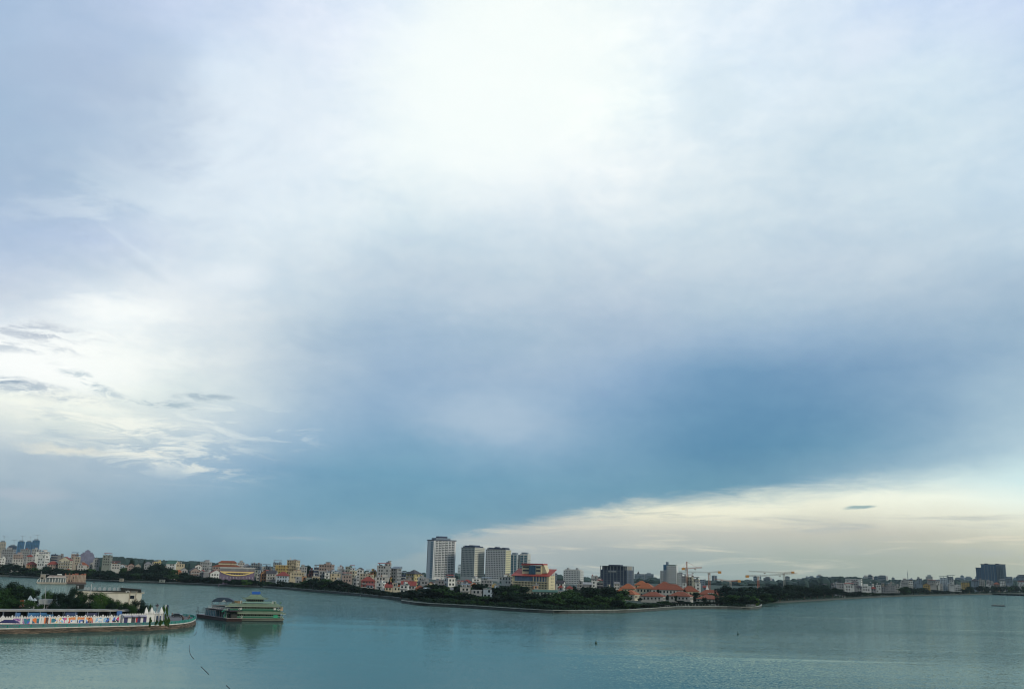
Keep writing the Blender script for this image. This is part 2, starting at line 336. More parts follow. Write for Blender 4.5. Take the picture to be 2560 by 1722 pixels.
# ---------------------------------------------------------------- water and land
def water_material():
    m = bpy.data.materials.new("lake_water"); m.use_nodes = True; t = m.node_tree; b = t.nodes['Principled BSDF']
    N, L = t.nodes.new, t.links.new
    g = N('ShaderNodeNewGeometry')
    def nz(scale, sx, sy, rot, detail):
        mp = N('ShaderNodeMapping'); L(g.outputs['Position'], mp.inputs[0]); mp.inputs['Scale'].default_value = (sx, sy, 1); mp.inputs['Rotation'].default_value = (0, 0, rot)
        n = N('ShaderNodeTexNoise'); n.inputs['Scale'].default_value = scale; n.inputs['Detail'].default_value = detail; n.inputs['Roughness'].default_value = .6; L(mp.outputs[0], n.inputs['Vector']); return n
    n1 = nz(2.6, .6, 1.1, .25, 3); n2 = nz(.30, .4, 1, -.2, 3)
    big = nz(.012, .25, 1.6, .12, 5)                 # wind lanes
    mr = N('ShaderNodeMapRange'); L(big.outputs[0], mr.inputs[0]); mr.inputs[1].default_value = .40; mr.inputs[2].default_value = .66; mr.inputs[3].default_value = .62; mr.inputs[4].default_value = 1.15
    ln_ = N('ShaderNodeVectorMath'); ln_.operation = 'DISTANCE'; L(g.outputs['Position'], ln_.inputs[0]); ln_.inputs[1].default_value = (-110, 290, 0)   # calm water in the lee of the island
    near = N('ShaderNodeMapRange'); L(ln_.outputs['Value'], near.inputs[0]); near.inputs[1].default_value = 250; near.inputs[2].default_value = 900; near.inputs[3].default_value = .55; near.inputs[4].default_value = 1.0
    near.inputs[1].default_value = 130; near.inputs[2].default_value = 420; near.interpolation_type = 'SMOOTHSTEP'; near.inputs[3].default_value = .19; near.inputs[4].default_value = 2.1
    k = N('ShaderNodeMath'); k.operation = 'MULTIPLY'; L(mr.outputs[0], k.inputs[0]); L(near.outputs[0], k.inputs[1])
    ln2 = nz(.018, .10, 2.4, .06, 4); m2 = N('ShaderNodeMapRange'); L(ln2.outputs[0], m2.inputs[0]); m2.inputs[1].default_value = .57; m2.inputs[2].default_value = .66; m2.inputs[3].default_value = 1.0; m2.inputs[4].default_value = .30
    k0 = k; k = N('ShaderNodeMath'); k.operation = 'MULTIPLY'; L(k0.outputs[0], k.inputs[0]); L(m2.outputs[0], k.inputs[1])
    def slope(n, amp):            # random facet slopes taken straight from the noise, so far water keeps its ripples
        a = N('ShaderNodeVectorMath'); a.operation = 'SUBTRACT'; L(n.outputs['Color'], a.inputs[0]); a.inputs[1].default_value = (.5, .5, .5)
        c = N('ShaderNodeVectorMath'); c.operation = 'MULTIPLY'; L(a.outputs[0], c.inputs[0]); c.inputs[1].default_value = (amp*1.0, amp, 0); return c
    a1, a2 = slope(n1, 1.0), slope(n2, .16); ad = N('ShaderNodeVectorMath'); ad.operation = 'ADD'; L(a1.outputs[0], ad.inputs[0]); L(a2.outputs[0], ad.inputs[1])
    sc = N('ShaderNodeVectorMath'); sc.operation = 'SCALE'; L(ad.outputs[0], sc.inputs[0]); L(k.outputs[0], sc.inputs['Scale'])
    nn = N('ShaderNodeVectorMath'); nn.operation = 'ADD'; L(sc.outputs[0], nn.inputs[0]); nn.inputs[1].default_value = (0, 0, 1)
    no = N('ShaderNodeVectorMath'); no.operation = 'NORMALIZE'; L(nn.outputs[0], no.inputs[0]); 
    t.nodes.remove(b); out = t.nodes['Material Output']; df = N('ShaderNodeBsdfDiffuse'); df.inputs[0].default_value = (.052, .132, .118, 1)   # murky green lake body
    gl = N('ShaderNodeBsdfGlossy'); gl.inputs['Color'].default_value = (.63, .77, .75, 1); gl.inputs['Roughness'].default_value = .05; L(no.outputs[0], gl.inputs['Normal'])
    fr = N('ShaderNodeFresnel'); fr.inputs['IOR'].default_value = 1.27; L(no.outputs[0], fr.inputs['Normal'])
    ms = N('ShaderNodeMixShader'); L(fr.outputs[0], ms.inputs[0]); L(df.outputs[0], ms.inputs[1]); L(gl.outputs[0], ms.inputs[2]); L(ms.outputs[0], out.inputs['Surface'])
    return m
wm = MB()
for k in range(48):
    a, b_ = 2*math.pi*k/48, 2*math.pi*(k+1)/48
    wm.quad((0,0,0), (1900*math.cos(a),1900*math.sin(a),0), (1900*math.cos(b_),1900*math.sin(b_),0))
    wm.quad((1900*math.cos(a),1900*math.sin(a),0), (7500*math.cos(a),7500*math.sin(a),-60), (7500*math.cos(b_),7500*math.sin(b_),-60), (1900*math.cos(b_),1900*math.sin(b_),0))
struct(wm.build('lake_water', water_material()), 'calm teal lake water mirroring the clouds')
def ground_mat(c1, c2, sc):
    m = bpy.data.materials.new("ground"); m.use_nodes = True; t = m.node_tree; b = t.nodes['Principled BSDF']; b.inputs['Roughness'].default_value = .95
    g = t.nodes.new('ShaderNodeNewGeometry'); n = t.nodes.new('ShaderNodeTexNoise'); n.inputs['Scale'].default_value = sc; n.inputs['Detail'].default_value = 8
    t.links.new(g.outputs['Position'], n.inputs['Vector']); cr = t.nodes.new('ShaderNodeValToRGB'); t.links.new(n.outputs[0], cr.inputs[0])
    cr.color_ramp.elements[0].position = .35; cr.color_ramp.elements[1].position = .65; cr.color_ramp.elements[0].color = (*c1, 1); cr.color_ramp.elements[1].color = (*c2, 1)
    t.links.new(cr.outputs[0], b.inputs['Base Color']); return m
GRASS = ground_mat((.008,.032,.024), (.022,.06,.042), .12)
LEFT = [(-900,1432),(-500,1435),(-200,1437),(0,1441),(90,1445),(180,1449),(280,1454),(430,1459),(580,1466),(700,1471),(760,1477),(840,1483),(900,1489),(960,1495),(1003,1500)]
PEN = [(1003,1506),(1050,1513),(1150,1518),(1240,1524),(1330,1530),(1400,1533),(1480,1532),(1560,1531),(1620,1527),(1700,1521),(1800,1521),(1870,1523),(1898,1521),(1906,1516),(1901,1511)]
RIGHT = [(1895,1508),(1960,1506),(2020,1503),(2100,1498),(2200,1492),(2300,1488.5),(2400,1486.5),(2500,1484.5),(2600,1483),(2900,1478),(3500,1475)]
BACKL = [(1003,1500),(1100,1497),(1200,1496),(1300,1497),(1400,1498),(1500,1499),(1600,1500),(1700,1502),(1800,1505),(1895,1508)]
def gp(px, py, z=0.0): p = on(px, py, z); return Vector((p.x, p.y))
line = [gp(*q) for q in LEFT]+[gp(*q) for q in BACKL[1:]]+[gp(*q) for q in RIGHT[1:]]
gm = MB(); rings = [1, None]
prev = None
for p in line:
    r0 = p.length; u = p/r0
    rs = [r0]+[r0+(2000-r0)*k/3 for k in (1, 2, 3)]+[2150, 2400, 2800, 3500, 4500, 5600, 7000]
    colm = [(u.x*r, u.y*r, gz(u.x*r, u.y*r)) for r in rs]
    if prev:
        for a in range(len(rs)-1): gm.quad(prev[a], colm[a], colm[a+1], prev[a+1])
    prev = colm
struct(gm.build('ground', GRASS), 'grassy city ground beyond the lake')
pm = MB(); pen = [gp(*q) for q in PEN]; bk_ = [gp(*q) for q in BACKL]
def poly_mesh(pts, z, name, m, thick=None):
    import bmesh
    bm = bmesh.new(); vs = [bm.verts.new((p[0], p[1], z)) for p in pts]; f = bm.faces.new(vs)
    if f.normal.z < 0: f.normal_flip()
    bmesh.ops.triangulate(bm, faces=[f]); me = bpy.data.meshes.new(name); bm.to_mesh(me); bm.free(); me.materials.append(m); return obj(name, me)
struct(poly_mesh(pen+list(reversed(bk_)), GZ, 'peninsula_ground', GRASS), 'green lawn of the peninsula behind its lakeside kerb')
def offs(pts, d):
    out = []
    for i, p in enumerate(pts):
        a = pts[max(0, i-1)]; b = pts[min(len(pts)-1, i+1)]; t = (b-a).normalized(); out.append(p+Vector((-t.y, t.x))*d)
    return out
def smooth2(pts, n=3):
    for _ in range(n):
        q = [pts[0]]
        for a, b in zip(pts, pts[1:]): q += [a*.75+b*.25, a*.25+b*.75]
        pts = q+[pts[-1]]
    return pts
STONE = mat((.07,.085,.08), .9, .4, .25); COPE = mat((.42,.46,.43), .8, .25, .2)
def embank(pts, label, top=GZ, inner=.7, h=.35, name='embankment_wall', wmat=None, cmat=None):
    pts = smooth2(pts, 1); e = thing(name, label, 'embankment')
    f, b = MB(), MB(); o0 = offs(pts, -.25); o1 = offs(pts, inner)
    for i in range(len(pts)-1):
        def q(mb, a, bb, z0, z1):
            A0, A1, B0, B1 = a[i], a[i+1], bb[i], bb[i+1]
            mb.quad((*A0,z0),(*A1,z0),(*A1,z1),(*A0,z1)); mb.quad((*A0,z1),(*A1,z1),(*B1,z1),(*B0,z1)); mb.quad((*B1,z0),(*B0,z0),(*B0,z1),(*B1,z1))
        q(f, pts, o1, -1.0, top+.02); q(b, o0, o1, top+.02, top+h)
    f.build('wall', wmat or STONE, e); b.build('coping', cmat or COPE, e); return e
embank([gp(*q) for q in LEFT], 'dark stone lake embankment with pale coping along the far western shore', cmat=mat((.27,.30,.28), .8, .3, .2))
embank([gp(*q) for q in PEN], 'dark stone embankment with pale kerb around the villa peninsula', h=.25, cmat=mat((.40,.43,.38), .8, .4, .2))
embank([gp(*q) for q in RIGHT], 'low dark stone embankment along the far eastern shore', h=.2, cmat=mat((.035,.055,.045), .85, .3, .2))
def lerp_tab(t, x):
    for (a, b), (c_, d_) in zip(t, t[1:]):
        if a <= x <= c_: return b+(d_-b)*(x-a)/(c_-a)
    return t[0][1] if x < t[0][0] else t[-1][1]
def shoreY(x):
    p = lerp_tab(LEFT+[(1004,1506)]+PEN[1:12]+RIGHT[1:], x); return on(x, p).y
# ---------------------------------------------------------------- trees
LEAVES = {}
def leafmat(k, c1, c2):
    m = bpy.data.materials.new("leaves_"+k); m.use_nodes = True; t = m.node_tree; b = t.nodes['Principled BSDF']; b.inputs['Roughness'].default_value = .75
    b.inputs['Specular IOR Level'].default_value = .06
    tcn = t.nodes.new('ShaderNodeTexCoord'); oi = t.nodes.new('ShaderNodeObjectInfo')
    n = t.nodes.new('ShaderNodeTexNoise'); n.inputs['Scale'].default_value = .55; n.inputs['Detail'].default_value = 5; n.noise_dimensions = '4D'
    t.links.new(tcn.outputs['Object'], n.inputs['Vector']); t.links.new(oi.outputs['Random'], n.inputs['W'])
    ad = t.nodes.new('ShaderNodeMath'); ad.operation = 'MULTIPLY_ADD'; t.links.new(oi.outputs['Random'], ad.inputs[0]); ad.inputs[1].default_value = .35; t.links.new(n.outputs[0], ad.inputs[2])
    cr = t.nodes.new('ShaderNodeValToRGB'); t.links.new(ad.outputs[0], cr.inputs[0])
    cr.color_ramp.elements[0].position = .4; cr.color_ramp.elements[1].position = .95; cr.color_ramp.elements[0].color = (*c1, 1); cr.color_ramp.elements[1].color = (*c2, 1)
    t.links.new(cr.outputs[0], b.inputs['Base Color']); LEAVES[k] = m; return m
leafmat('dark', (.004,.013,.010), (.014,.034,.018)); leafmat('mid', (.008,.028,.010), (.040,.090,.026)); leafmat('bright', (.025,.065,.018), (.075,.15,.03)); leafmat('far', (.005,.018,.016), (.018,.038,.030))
BARK = mat((.09,.07,.055), .95, .3, 2)
def crown_mesh(name, nl, leaf, seed, w=1.0, h=1.0, lobes=9, flat=.8, low=.3):
    """crown in a unit box: radius ~.5*w, from z=low to z=1*h"""
    rnd = random.Random(seed); L = []
    for k in range(lobes):
        a = rnd.uniform(0, 6.283); rr = rnd.uniform(.08, .30)*w; z = rnd.uniform(low+.16, .84)
        rr *= 1-.55*abs((z-.55)/.45)**1.5
        L.append((rr*math.cos(a), rr*math.sin(a), z*h, rnd.uniform(.13, .21)))
    mb = MB(); v, f = mb.v, mb.f
    for k in range(nl):
        x, y, z, r = L[rnd.randrange(lobes)]
        d = Vector((rnd.gauss(0,1), rnd.gauss(0,1), rnd.gauss(0,1)*flat)).normalized()*r*(rnd.random()**.38)*rnd.uniform(.85, 1.15)
        c = Vector((x, y, z))+d; s = leaf*rnd.uniform(.6, 1.35)
        n = (d.normalized()*.9+Vector((rnd.gauss(0,.6), rnd.gauss(0,.6), rnd.gauss(.25,.6)))).normalized()
        u = n.orthogonal().normalized(); w_ = n.cross(u); ang = rnd.uniform(0, 3.14); u, w_ = u*math.cos(ang)+w_*math.sin(ang), w_*math.cos(ang)-u*math.sin(ang)
        i = len(v); u *= s; w_ *= s*.7
        v += [tuple(c-u), tuple(c-w_*.9+u*.1), tuple(c+u), tuple(c+w_+n*s*.2)]; f.append((i, i+1, i+2, i+3))
    return mb.mesh(name)
def trunk_mesh(name, seed, low=.3):
    rnd = random.Random(seed); mb = MB(); mb.bar((0,0,-.02), (.01,0,low+.1), .022, 7, .016)
    for k in range(5):
        a = rnd.uniform(0, 6.28); rr = rnd.uniform(.14, .26); m_ = (rr*.5*math.cos(a), rr*.5*math.sin(a), low+.2)
        mb.bar((.01,0,low+rnd.uniform(-.04,.09)), m_, .012, 5, .008); mb.bar(m_, (rr*math.cos(a), rr*math.sin(a), low+.42), .008, 4, .003)
    return mb.mesh(name)
PROTO = {}
for kind, nl, leaf, k0 in (('far', 700, .06, 6), ('mid', 2200, .036, 5), ('near', 5200, .019, 4)):
    for s in range(k0):
        for hue in ('dark', 'mid', 'bright', 'far'):
            if kind == 'near' and hue == 'far': continue
            key = (kind, s)
            if key not in PROTO: PROTO[key] = (crown_mesh('crown', nl, leaf, s*13+len(kind), lobes=7+s, low=.02+.03*s), trunk_mesh('trunk', s+50, .08+.03*s))
            if (kind, s, hue) not in PROTO:
                cm = PROTO[key][0].copy(); cm.materials.append(LEAVES[hue]); PROTO[(kind, s, hue)] = cm
    for s in range(k0): PROTO[(kind, s)][1].materials.append(BARK)
NTREE = [0]
def tree(x, y, zb, h, wd, hue='dark', kind='mid', label=None, group='trees along the lake shores', px=None, name='shade_tree'):
    s = random.randrange(sum(1 for k in PROTO if len(k) == 2 and k[0] == kind))
    lab = label or {'dark': 'dark rounded tree', 'mid': 'leafy green tree', 'bright': 'bright green tree', 'far': 'hazy dark tree'}[hue]
    t = thing(name, lab, 'tree', (x, y, zb), random.uniform(0, 6.28), group, pix((x, y, zb+h*.7))[0] if px is None else px)
    t.scale = (wd, wd, h)
    obj('crown', PROTO[(kind, s, hue)], t); obj('trunk', PROTO[(kind, s)][1], t); NTREE[0] += 1
    return t
def tree_px(cx, yt, wpx, Y, hue='dark', kind='mid', zb=None, **k):
    p = at(cx, yt, Y); zb = gz(p.x, p.y) if zb is None else zb
    # ground point below
    h = max(3.0, p.z-zb); return tree(p.x, p.y, zb-.1, h/.97, wpx*Y/F*1.05, hue, kind, **k)

def undergrowth(line, label, seed, d0=1.5, d1=24, n=14000, hmax=3.0):
    rnd = random.Random(seed); L = [gp(*q) for q in line]; segs = list(zip(L, L[1:])); ws = [(b-a).length for a, b in segs]; mb = MB()
    for k in range(n):
        a, b = rnd.choices(segs, ws)[0]; t = rnd.random(); d = (b-a).normalized(); nrm = Vector((-d.y, d.x)); q = d0+(d1-d0)*rnd.random()**.8
        p = a+(b-a)*t+nrm*q; hh = hmax*(.35+.65*abs(math.sin(p.x*.11+1.3*math.sin(p.y*.07))))*min(1, (q-d0)/4+.35)
        c = Vector((p.x, p.y, GZ+hh*rnd.random()**.6)); s = rnd.uniform(.35, .85); u = Vector((rnd.gauss(0,1), rnd.gauss(0,1), rnd.gauss(0,.8))).normalized(); w = u.orthogonal().normalized()*s*.7; u = u*s
        mb.quad(c-u, c-w, c+u, c+w)
    o = mb.build('undergrowth', LEAVES['dark']); tag(o, label, 'undergrowth', kind='stuff')
undergrowth([q for q in LEFT if q[0] > -210], 'low dark undergrowth along the western lake shore', 1, 4)
undergrowth(PEN[:8], 'low dark undergrowth on the peninsula shore lawn', 2, 9, 34, 12000)
undergrowth(PEN[7:13], 'low dark undergrowth below the villas', 4, 7, 22, 5000, 2.0)
undergrowth([q for q in RIGHT if q[0] < 2700], 'low dark undergrowth along the eastern lake shore', 3, 1.5, 30, 16000)
# ---------------------------------------------------------------- buildings
WIN = {}
def window_mesh(w, h, m, kind='plain'):
    k = (round(w, 1), round(h, 1), m.name, kind)
    if k not in WIN:
        mb = MB(); mb.box(-w/2, w/2, -.05, .05, 0, h)
        me = mb.mesh('window'); me.materials.append(m); WIN[k] = me
    return WIN[k]
def put_windows(root, faces, nfl, fh, z0, ww, wh, gap, m=GLASS, limit=60, skip=.0, rnd=random, part='window', margin=.8):
    """faces: list of (p0, p1, outward) in local plan; each window its own part up to limit, the rest one part"""
    spots = []
    for (p0, p1, o) in faces:
        d = Vector(p1)-Vector(p0); L = d.length
        if L < ww+.6: continue
        n = max(1, int((L-2*margin+gap)/(ww+gap))); n = n if n*ww < L else 1
        t = d.normalized(); st = (L-(n*ww+(n-1)*gap))/2+ww/2
        rz = math.atan2(t.y, t.x)
        for fl in range(nfl):
            for k in range(n):
                if rnd.random() < skip: continue
                c = Vector(p0)+t*(st+k*(ww+gap))+Vector(o)*.03
                spots.append((c.x, c.y, z0+fl*fh, rz))
    me = window_mesh(ww, wh, m)
    if len(spots) > limit: rnd.shuffle(spots) if False else None
    for (x, y, z, rz) in spots[:limit]: obj(part, me, root, (x, y, z), rz)
    if len(spots) > limit:
        mb = MB()
        for (x, y, z, rz) in spots[limit:]: mb.box(x-ww/2, x+ww/2, y-.05, y+.05, z, z+wh, rz)
        o = mb.build(part, m, root); o['kind'] = 'stuff'
def facepts(w, d, side):
    """front, plus the visible side face"""
    fr = [((-w/2, 0), (w/2, 0), (0, -1))]
    if side > 0: fr.append(((w/2, 0), (w/2, d), (1, 0)))
    if side < 0: fr.append(((-w/2, d), (-w/2, 0), (-1, 0)))
    return fr
def roof_part(root, kind, w, d, z, m, wallm, over=.5, rise=None, w0=0.0):
    rise = rise or min(w, d)*.30+.5
    x0, x1, y0, y1 = w0-w/2-over, w0+w/2+over, -over, d+over
    mb = MB()
    if kind == 'hip':
        ins = min(w, d)/2+over*.6
        if w >= d: mb.frustum(x0, x1, y0, y1, z, x0+ins, x1-ins if x1-ins > x0+ins else x0+ins+.3, d/2-.15, d/2+.15, z+rise)
        else: mb.frustum(x0, x1, y0, y1, z, w0-.15, w0+.15, y0+ins, max(y1-ins, y0+ins+.3), z+rise)
        mb.box(x0, x1, y0, y1, z-.25, z)
    elif kind == 'gable':      # ridge along x
        mb.quad((x0,y0,z),(x1,y0,z),(x1,d/2,z+rise),(x0,d/2,z+rise)); mb.quad((x0,d/2,z+rise+.01),(x1,d/2,z+rise+.01),(x1,y1,z),(x0,y1,z))
        mb.quad((x0,y0,z-.25),(x1,y0,z-.25),(x1,y0,z),(x0,y0,z))
        g = MB(); g.quad((w0-w/2+.02,0,z-.02),(w0-w/2+.02,d,z-.02),(w0-w/2+.02,d/2,z+rise-.3)); g.quad((w0+w/2-.02,0,z-.02),(w0+w/2-.02,d,z-.02),(w0+w/2-.02,d/2,z+rise-.3)); g.build('gable_wall', wallm, root)
    elif kind == 'front':      # gable end faces the lake
        mb.quad((x0,y0,z),(w0,y0,z+rise),(w0,y1,z+rise),(x0,y1,z)); mb.quad((w0,y0,z+rise),(x1,y0,z),(x1,y1,z),(w0,y1,z+rise+.01))
        mb.quad((x0,y0,z-.3),(w0,y0,z+rise-.3),(w0,y0,z+rise),(x0,y0,z)); mb.quad((w0,y0,z+rise-.3),(x1,y0,z-.3),(x1,y0,z),(w0,y0,z+rise))
        g = MB(); g.quad((w0-w/2,.0,z-.02),(w0+w/2,.0,z-.02),(w0,.0,z+rise*(w/2)/(w/2+over)-.25)); g.build('gable_wall', wallm, root)
    elif kind == 'shed':
        mb.frustum(x0, x1, y0, y1, z, x0, x1, y1-.2, y1, z+rise*.7)
    if mb.f: return mb.build('roof', m, root)
def house(x0, x1, yt, Y, cl='offwhite', roof='flat', rc='redroof', th=0.0, d=None, label=None, cat='house', fh=3.3, top=None, bal=None, ww=1.5, wh=1.7, gap=1.4, win=True, wm=None, limit=40, name=None, group=None, yb=None, side=None, skip=.08, lm=True, tank=None, rise=None):
    rnd = random
    if x0 < 1000 or x0 > 1990: Y = max(Y, shoreY((x0+x1)/2)+(64 if x0 < 1000 or x0 > 2255 else 46)+(Y % 37)*.6)
    ym = yt+12; A, B = at(x0, ym, Y), at(x1, ym, Y); ap = (B.x-A.x); cx = (A.x+B.x)/2
    phi = math.atan2(cx, Y); th = R(th) if th else 0.0
    ap *= math.cos(phi)
    d = d or min(13, max(6, ap*.8))
    if abs(th) > .01:
        w = (ap-d*abs(math.sin(th)))/math.cos(th)
        if w < 3: d = ap*.35/abs(math.sin(th)); w = ap*.65/math.cos(th)
    else: w = ap
    zt = at((x0+x1)/2, yt, Y).z; zb = gz(cx, Y); H = max(3.0, zt-zb)
    rz = -phi+th
    off = -(d*math.sin(th))/2*-1
    # centre the apparent silhouette: shift along the view-perpendicular axis
    px_ = Vector((math.cos(-phi), math.sin(-phi)))
    ctr = Vector((cx, Y))+px_*(d*math.sin(th)/2)
    nm = name or {'house': 'town_house', 'apartment block': 'apartment_block', 'villa': 'villa', 'tower block': 'tower_block', 'building': 'city_building'}.get(cat, 'town_house')
    root = thing(nm, label or '', cat, (ctr.x, ctr.y, zb), rz, group or 'buildings around the lake', (x0+x1)/2)
    wallm = mat(C[cl], .85, .2, .3) if cl in C else cl
    rr = roof; wallh = H
    rise = rise
    if roof in ('hip', 'gable', 'front', 'shed'):
        rise = rise or min(min(w, d)*.32+.5, H*.4); wallh = H-rise
    side = side if side is not None else (1 if (th < -.05 or (abs(th) <= .05 and cx < 0)) else -1)
    wb = MB(); wb.box(-w/2, w/2, 0, d, -6, wallh)
    if roof == 'flat':
        for (a, b, c, e) in ((-w/2, w/2, 0, .2), (-w/2, w/2, d-.2, d), (-w/2, -w/2+.2, .21, d-.21), (w/2-.2, w/2, .21, d-.21)): wb.box(a, b, c, e, wallh-.001, wallh+.7) if False else None
    wb.build('wall', wallm, root)
    if roof in ('hip', 'gable', 'front', 'shed'): roof_part(root, roof, w, d, wallh, mat(C[rc], .75, .3, .6), wallm, rise=rise)
    elif roof == 'flat':
        pb = MB(); pb.box(-w/2-.15, w/2+.15, -.15, .1, wallh-.3, wallh+.35); pb.box(-w/2-.15, -w/2+.1, .1, d+.15, wallh-.3, wallh+.35); pb.box(w/2-.1, w/2+.15, .1, d+.15, wallh-.3, wallh+.35); pb.box(-w/2+.1, w/2-.1, d-.1, d+.15, wallh-.3, wallh+.35)
        pb.build('parapet', wallm if rnd.random() < .6 else M('lightgrey'), root)
        if top is None and w > 5: top = rnd.choice(('stair', 'stair', 'tin', 'none', 'canopy'))
    elif roof == 'plain': pass
    if top == 'stair':
        s = rnd.uniform(.25, .5)*w; x = rnd.uniform(-w/2+s/2+.2, w/2-s/2-.2); MB().box(x-s/2, x+s/2, d*.4, d*.85, wallh, wallh+2.6).build('stair_head', wallm, root)
        MB().box(x-s/2-.3, x+s/2+.3, d*.4-.3, d*.85+.3, wallh+2.6, wallh+2.8).build('stair_head_roof', M(rnd.choice(('lightgrey', 'redroof', 'darkroof'))), root)
    elif top == 'tin' or top == 'canopy':
        mb = MB(); z = wallh+2.3
        mb.frustum(-w/2+.2, w/2-.2, .8, d-.3, z, -w/2+.4, w/2-.4, d/2-.3, d/2, z+.8)
        mb.build('roof_canopy', M(rnd.choice(('darkroof', 'redroof', 'bluegrey', 'greyroof'))), root)
        p = MB()
        for a in (-w/2+.5, w/2-.5):
            for b in (1.1, d-.6): p.bar((a, b, wallh), (a, b, z), .09, 4)
        p.build('canopy_post', METAL, root)
    if (tank if tank is not None else (roof == 'flat' and rnd.random() < .35)):
        x = rnd.uniform(-w*.3, w*.3); t_ = MB(); t_.cyl(x, d*.3, wallh+1.3, wallh+2.7, .65, .6, 10); t_.build('water_tank', METAL, root)
        l_ = MB(); [l_.bar((x+a, d*.3+b, wallh), (x+a, d*.3+b, wallh+1.3), .06, 4) for a in (-.4, .4) for b in (-.4, .4)]; l_.build('tank_stand', METAL, root)
    if roof == 'flat' and w > 4:
        cm_ = M(rnd.choice(('dark', 'greyroof', 'bluegrey', 'greenroof', 'brickroof')))
        for _ in range(rnd.randint(2, 4)):
            x, y = rnd.uniform(-w*.42, w*.36), rnd.uniform(.5, d*.7); a = rnd.uniform(.5, 2.2); MB().box(x, x+a, y, y+rnd.uniform(.5, 1.6), wallh, wallh+rnd.uniform(.6, 2.0)).build('roof_unit', cm_, root)
        x = rnd.uniform(-w*.4, w*.4); MB().bar((x, 1, wallh), (x, 1, wallh+rnd.uniform(2.5, 5)), .07, 4).build('aerial', METAL, root)
    vis = H if yb is None else H-(at((x0+x1)/2, yb, Y).z-zb)
    nfl = max(1, int(min(wallh, vis+fh)/fh)); z0 = wallh-nfl*fh+.9
    if win: put_windows(root, facepts(w, d, side), nfl, fh, z0, ww, wh, gap, wm or GLASS, limit, skip, rnd)
    if bal is None: bal = rnd.random() < .35
    if bal and w > 3.5 and roof != 'plain':
        mb = MB()
        for fl in range(nfl): z = wallh-(fl+1)*fh+.25; mb.box(-w/2*.92, w/2*.92, -1.1, -.08, z, z+.14); mb.box(-w/2*.92, w/2*.92, -1.1, -1.02, z+.14, z+.8)
        mb.build('balcony', M(rnd.choice(('offwhite', 'lightgrey'))) if cl not in ('white', 'cream') else wallm, root)
    root['_lab'] = 1 if lm else 0
    return root, w, d, wallh
H = house
# ---- far west city, x 0-300
for a in [
 (43,61,1353,2500,'glassblue','plain',None,-6,'tall blue glass block, western of the three side by side'),
 (63,80,1354,2510,'glassblue','plain',None,-6,'tall blue glass block, middle of the three side by side'),
 (80,99,1350,2520,'glassblue','plain',None,-6,'tall blue glass block, eastern and highest of the three side by side'),
 (-2,14,1354,2400,'beige','plain',None,0,'pale hazy tower at the edge of the western skyline'),
 (20,41,1364,2300,'navy','plain',None,0,'dark blue slab beside the blue glass blocks')]:
    r, w, d, h = H(*a[:6], th=a[7], label=a[8], cat='tower block', ww=2.2, wh=1.5, gap=1.4, wm=GLASSB, limit=30, yb=1385, bal=False, d=18, skip=0)
    MB().box(-w*.3, w*.3, 3, 14, h, h+3).build('plant_room', M('bluegrey'), r)
    m_ = MB(); m_.bar((w*.1, 8, h+2), (w*.1, 8, h+14), .35, 4); m_.bar((-w*.25, 8, h+13), (w*.5, 8, h+13.5), .25, 4); m_.build('roof_mast', METAL, r)
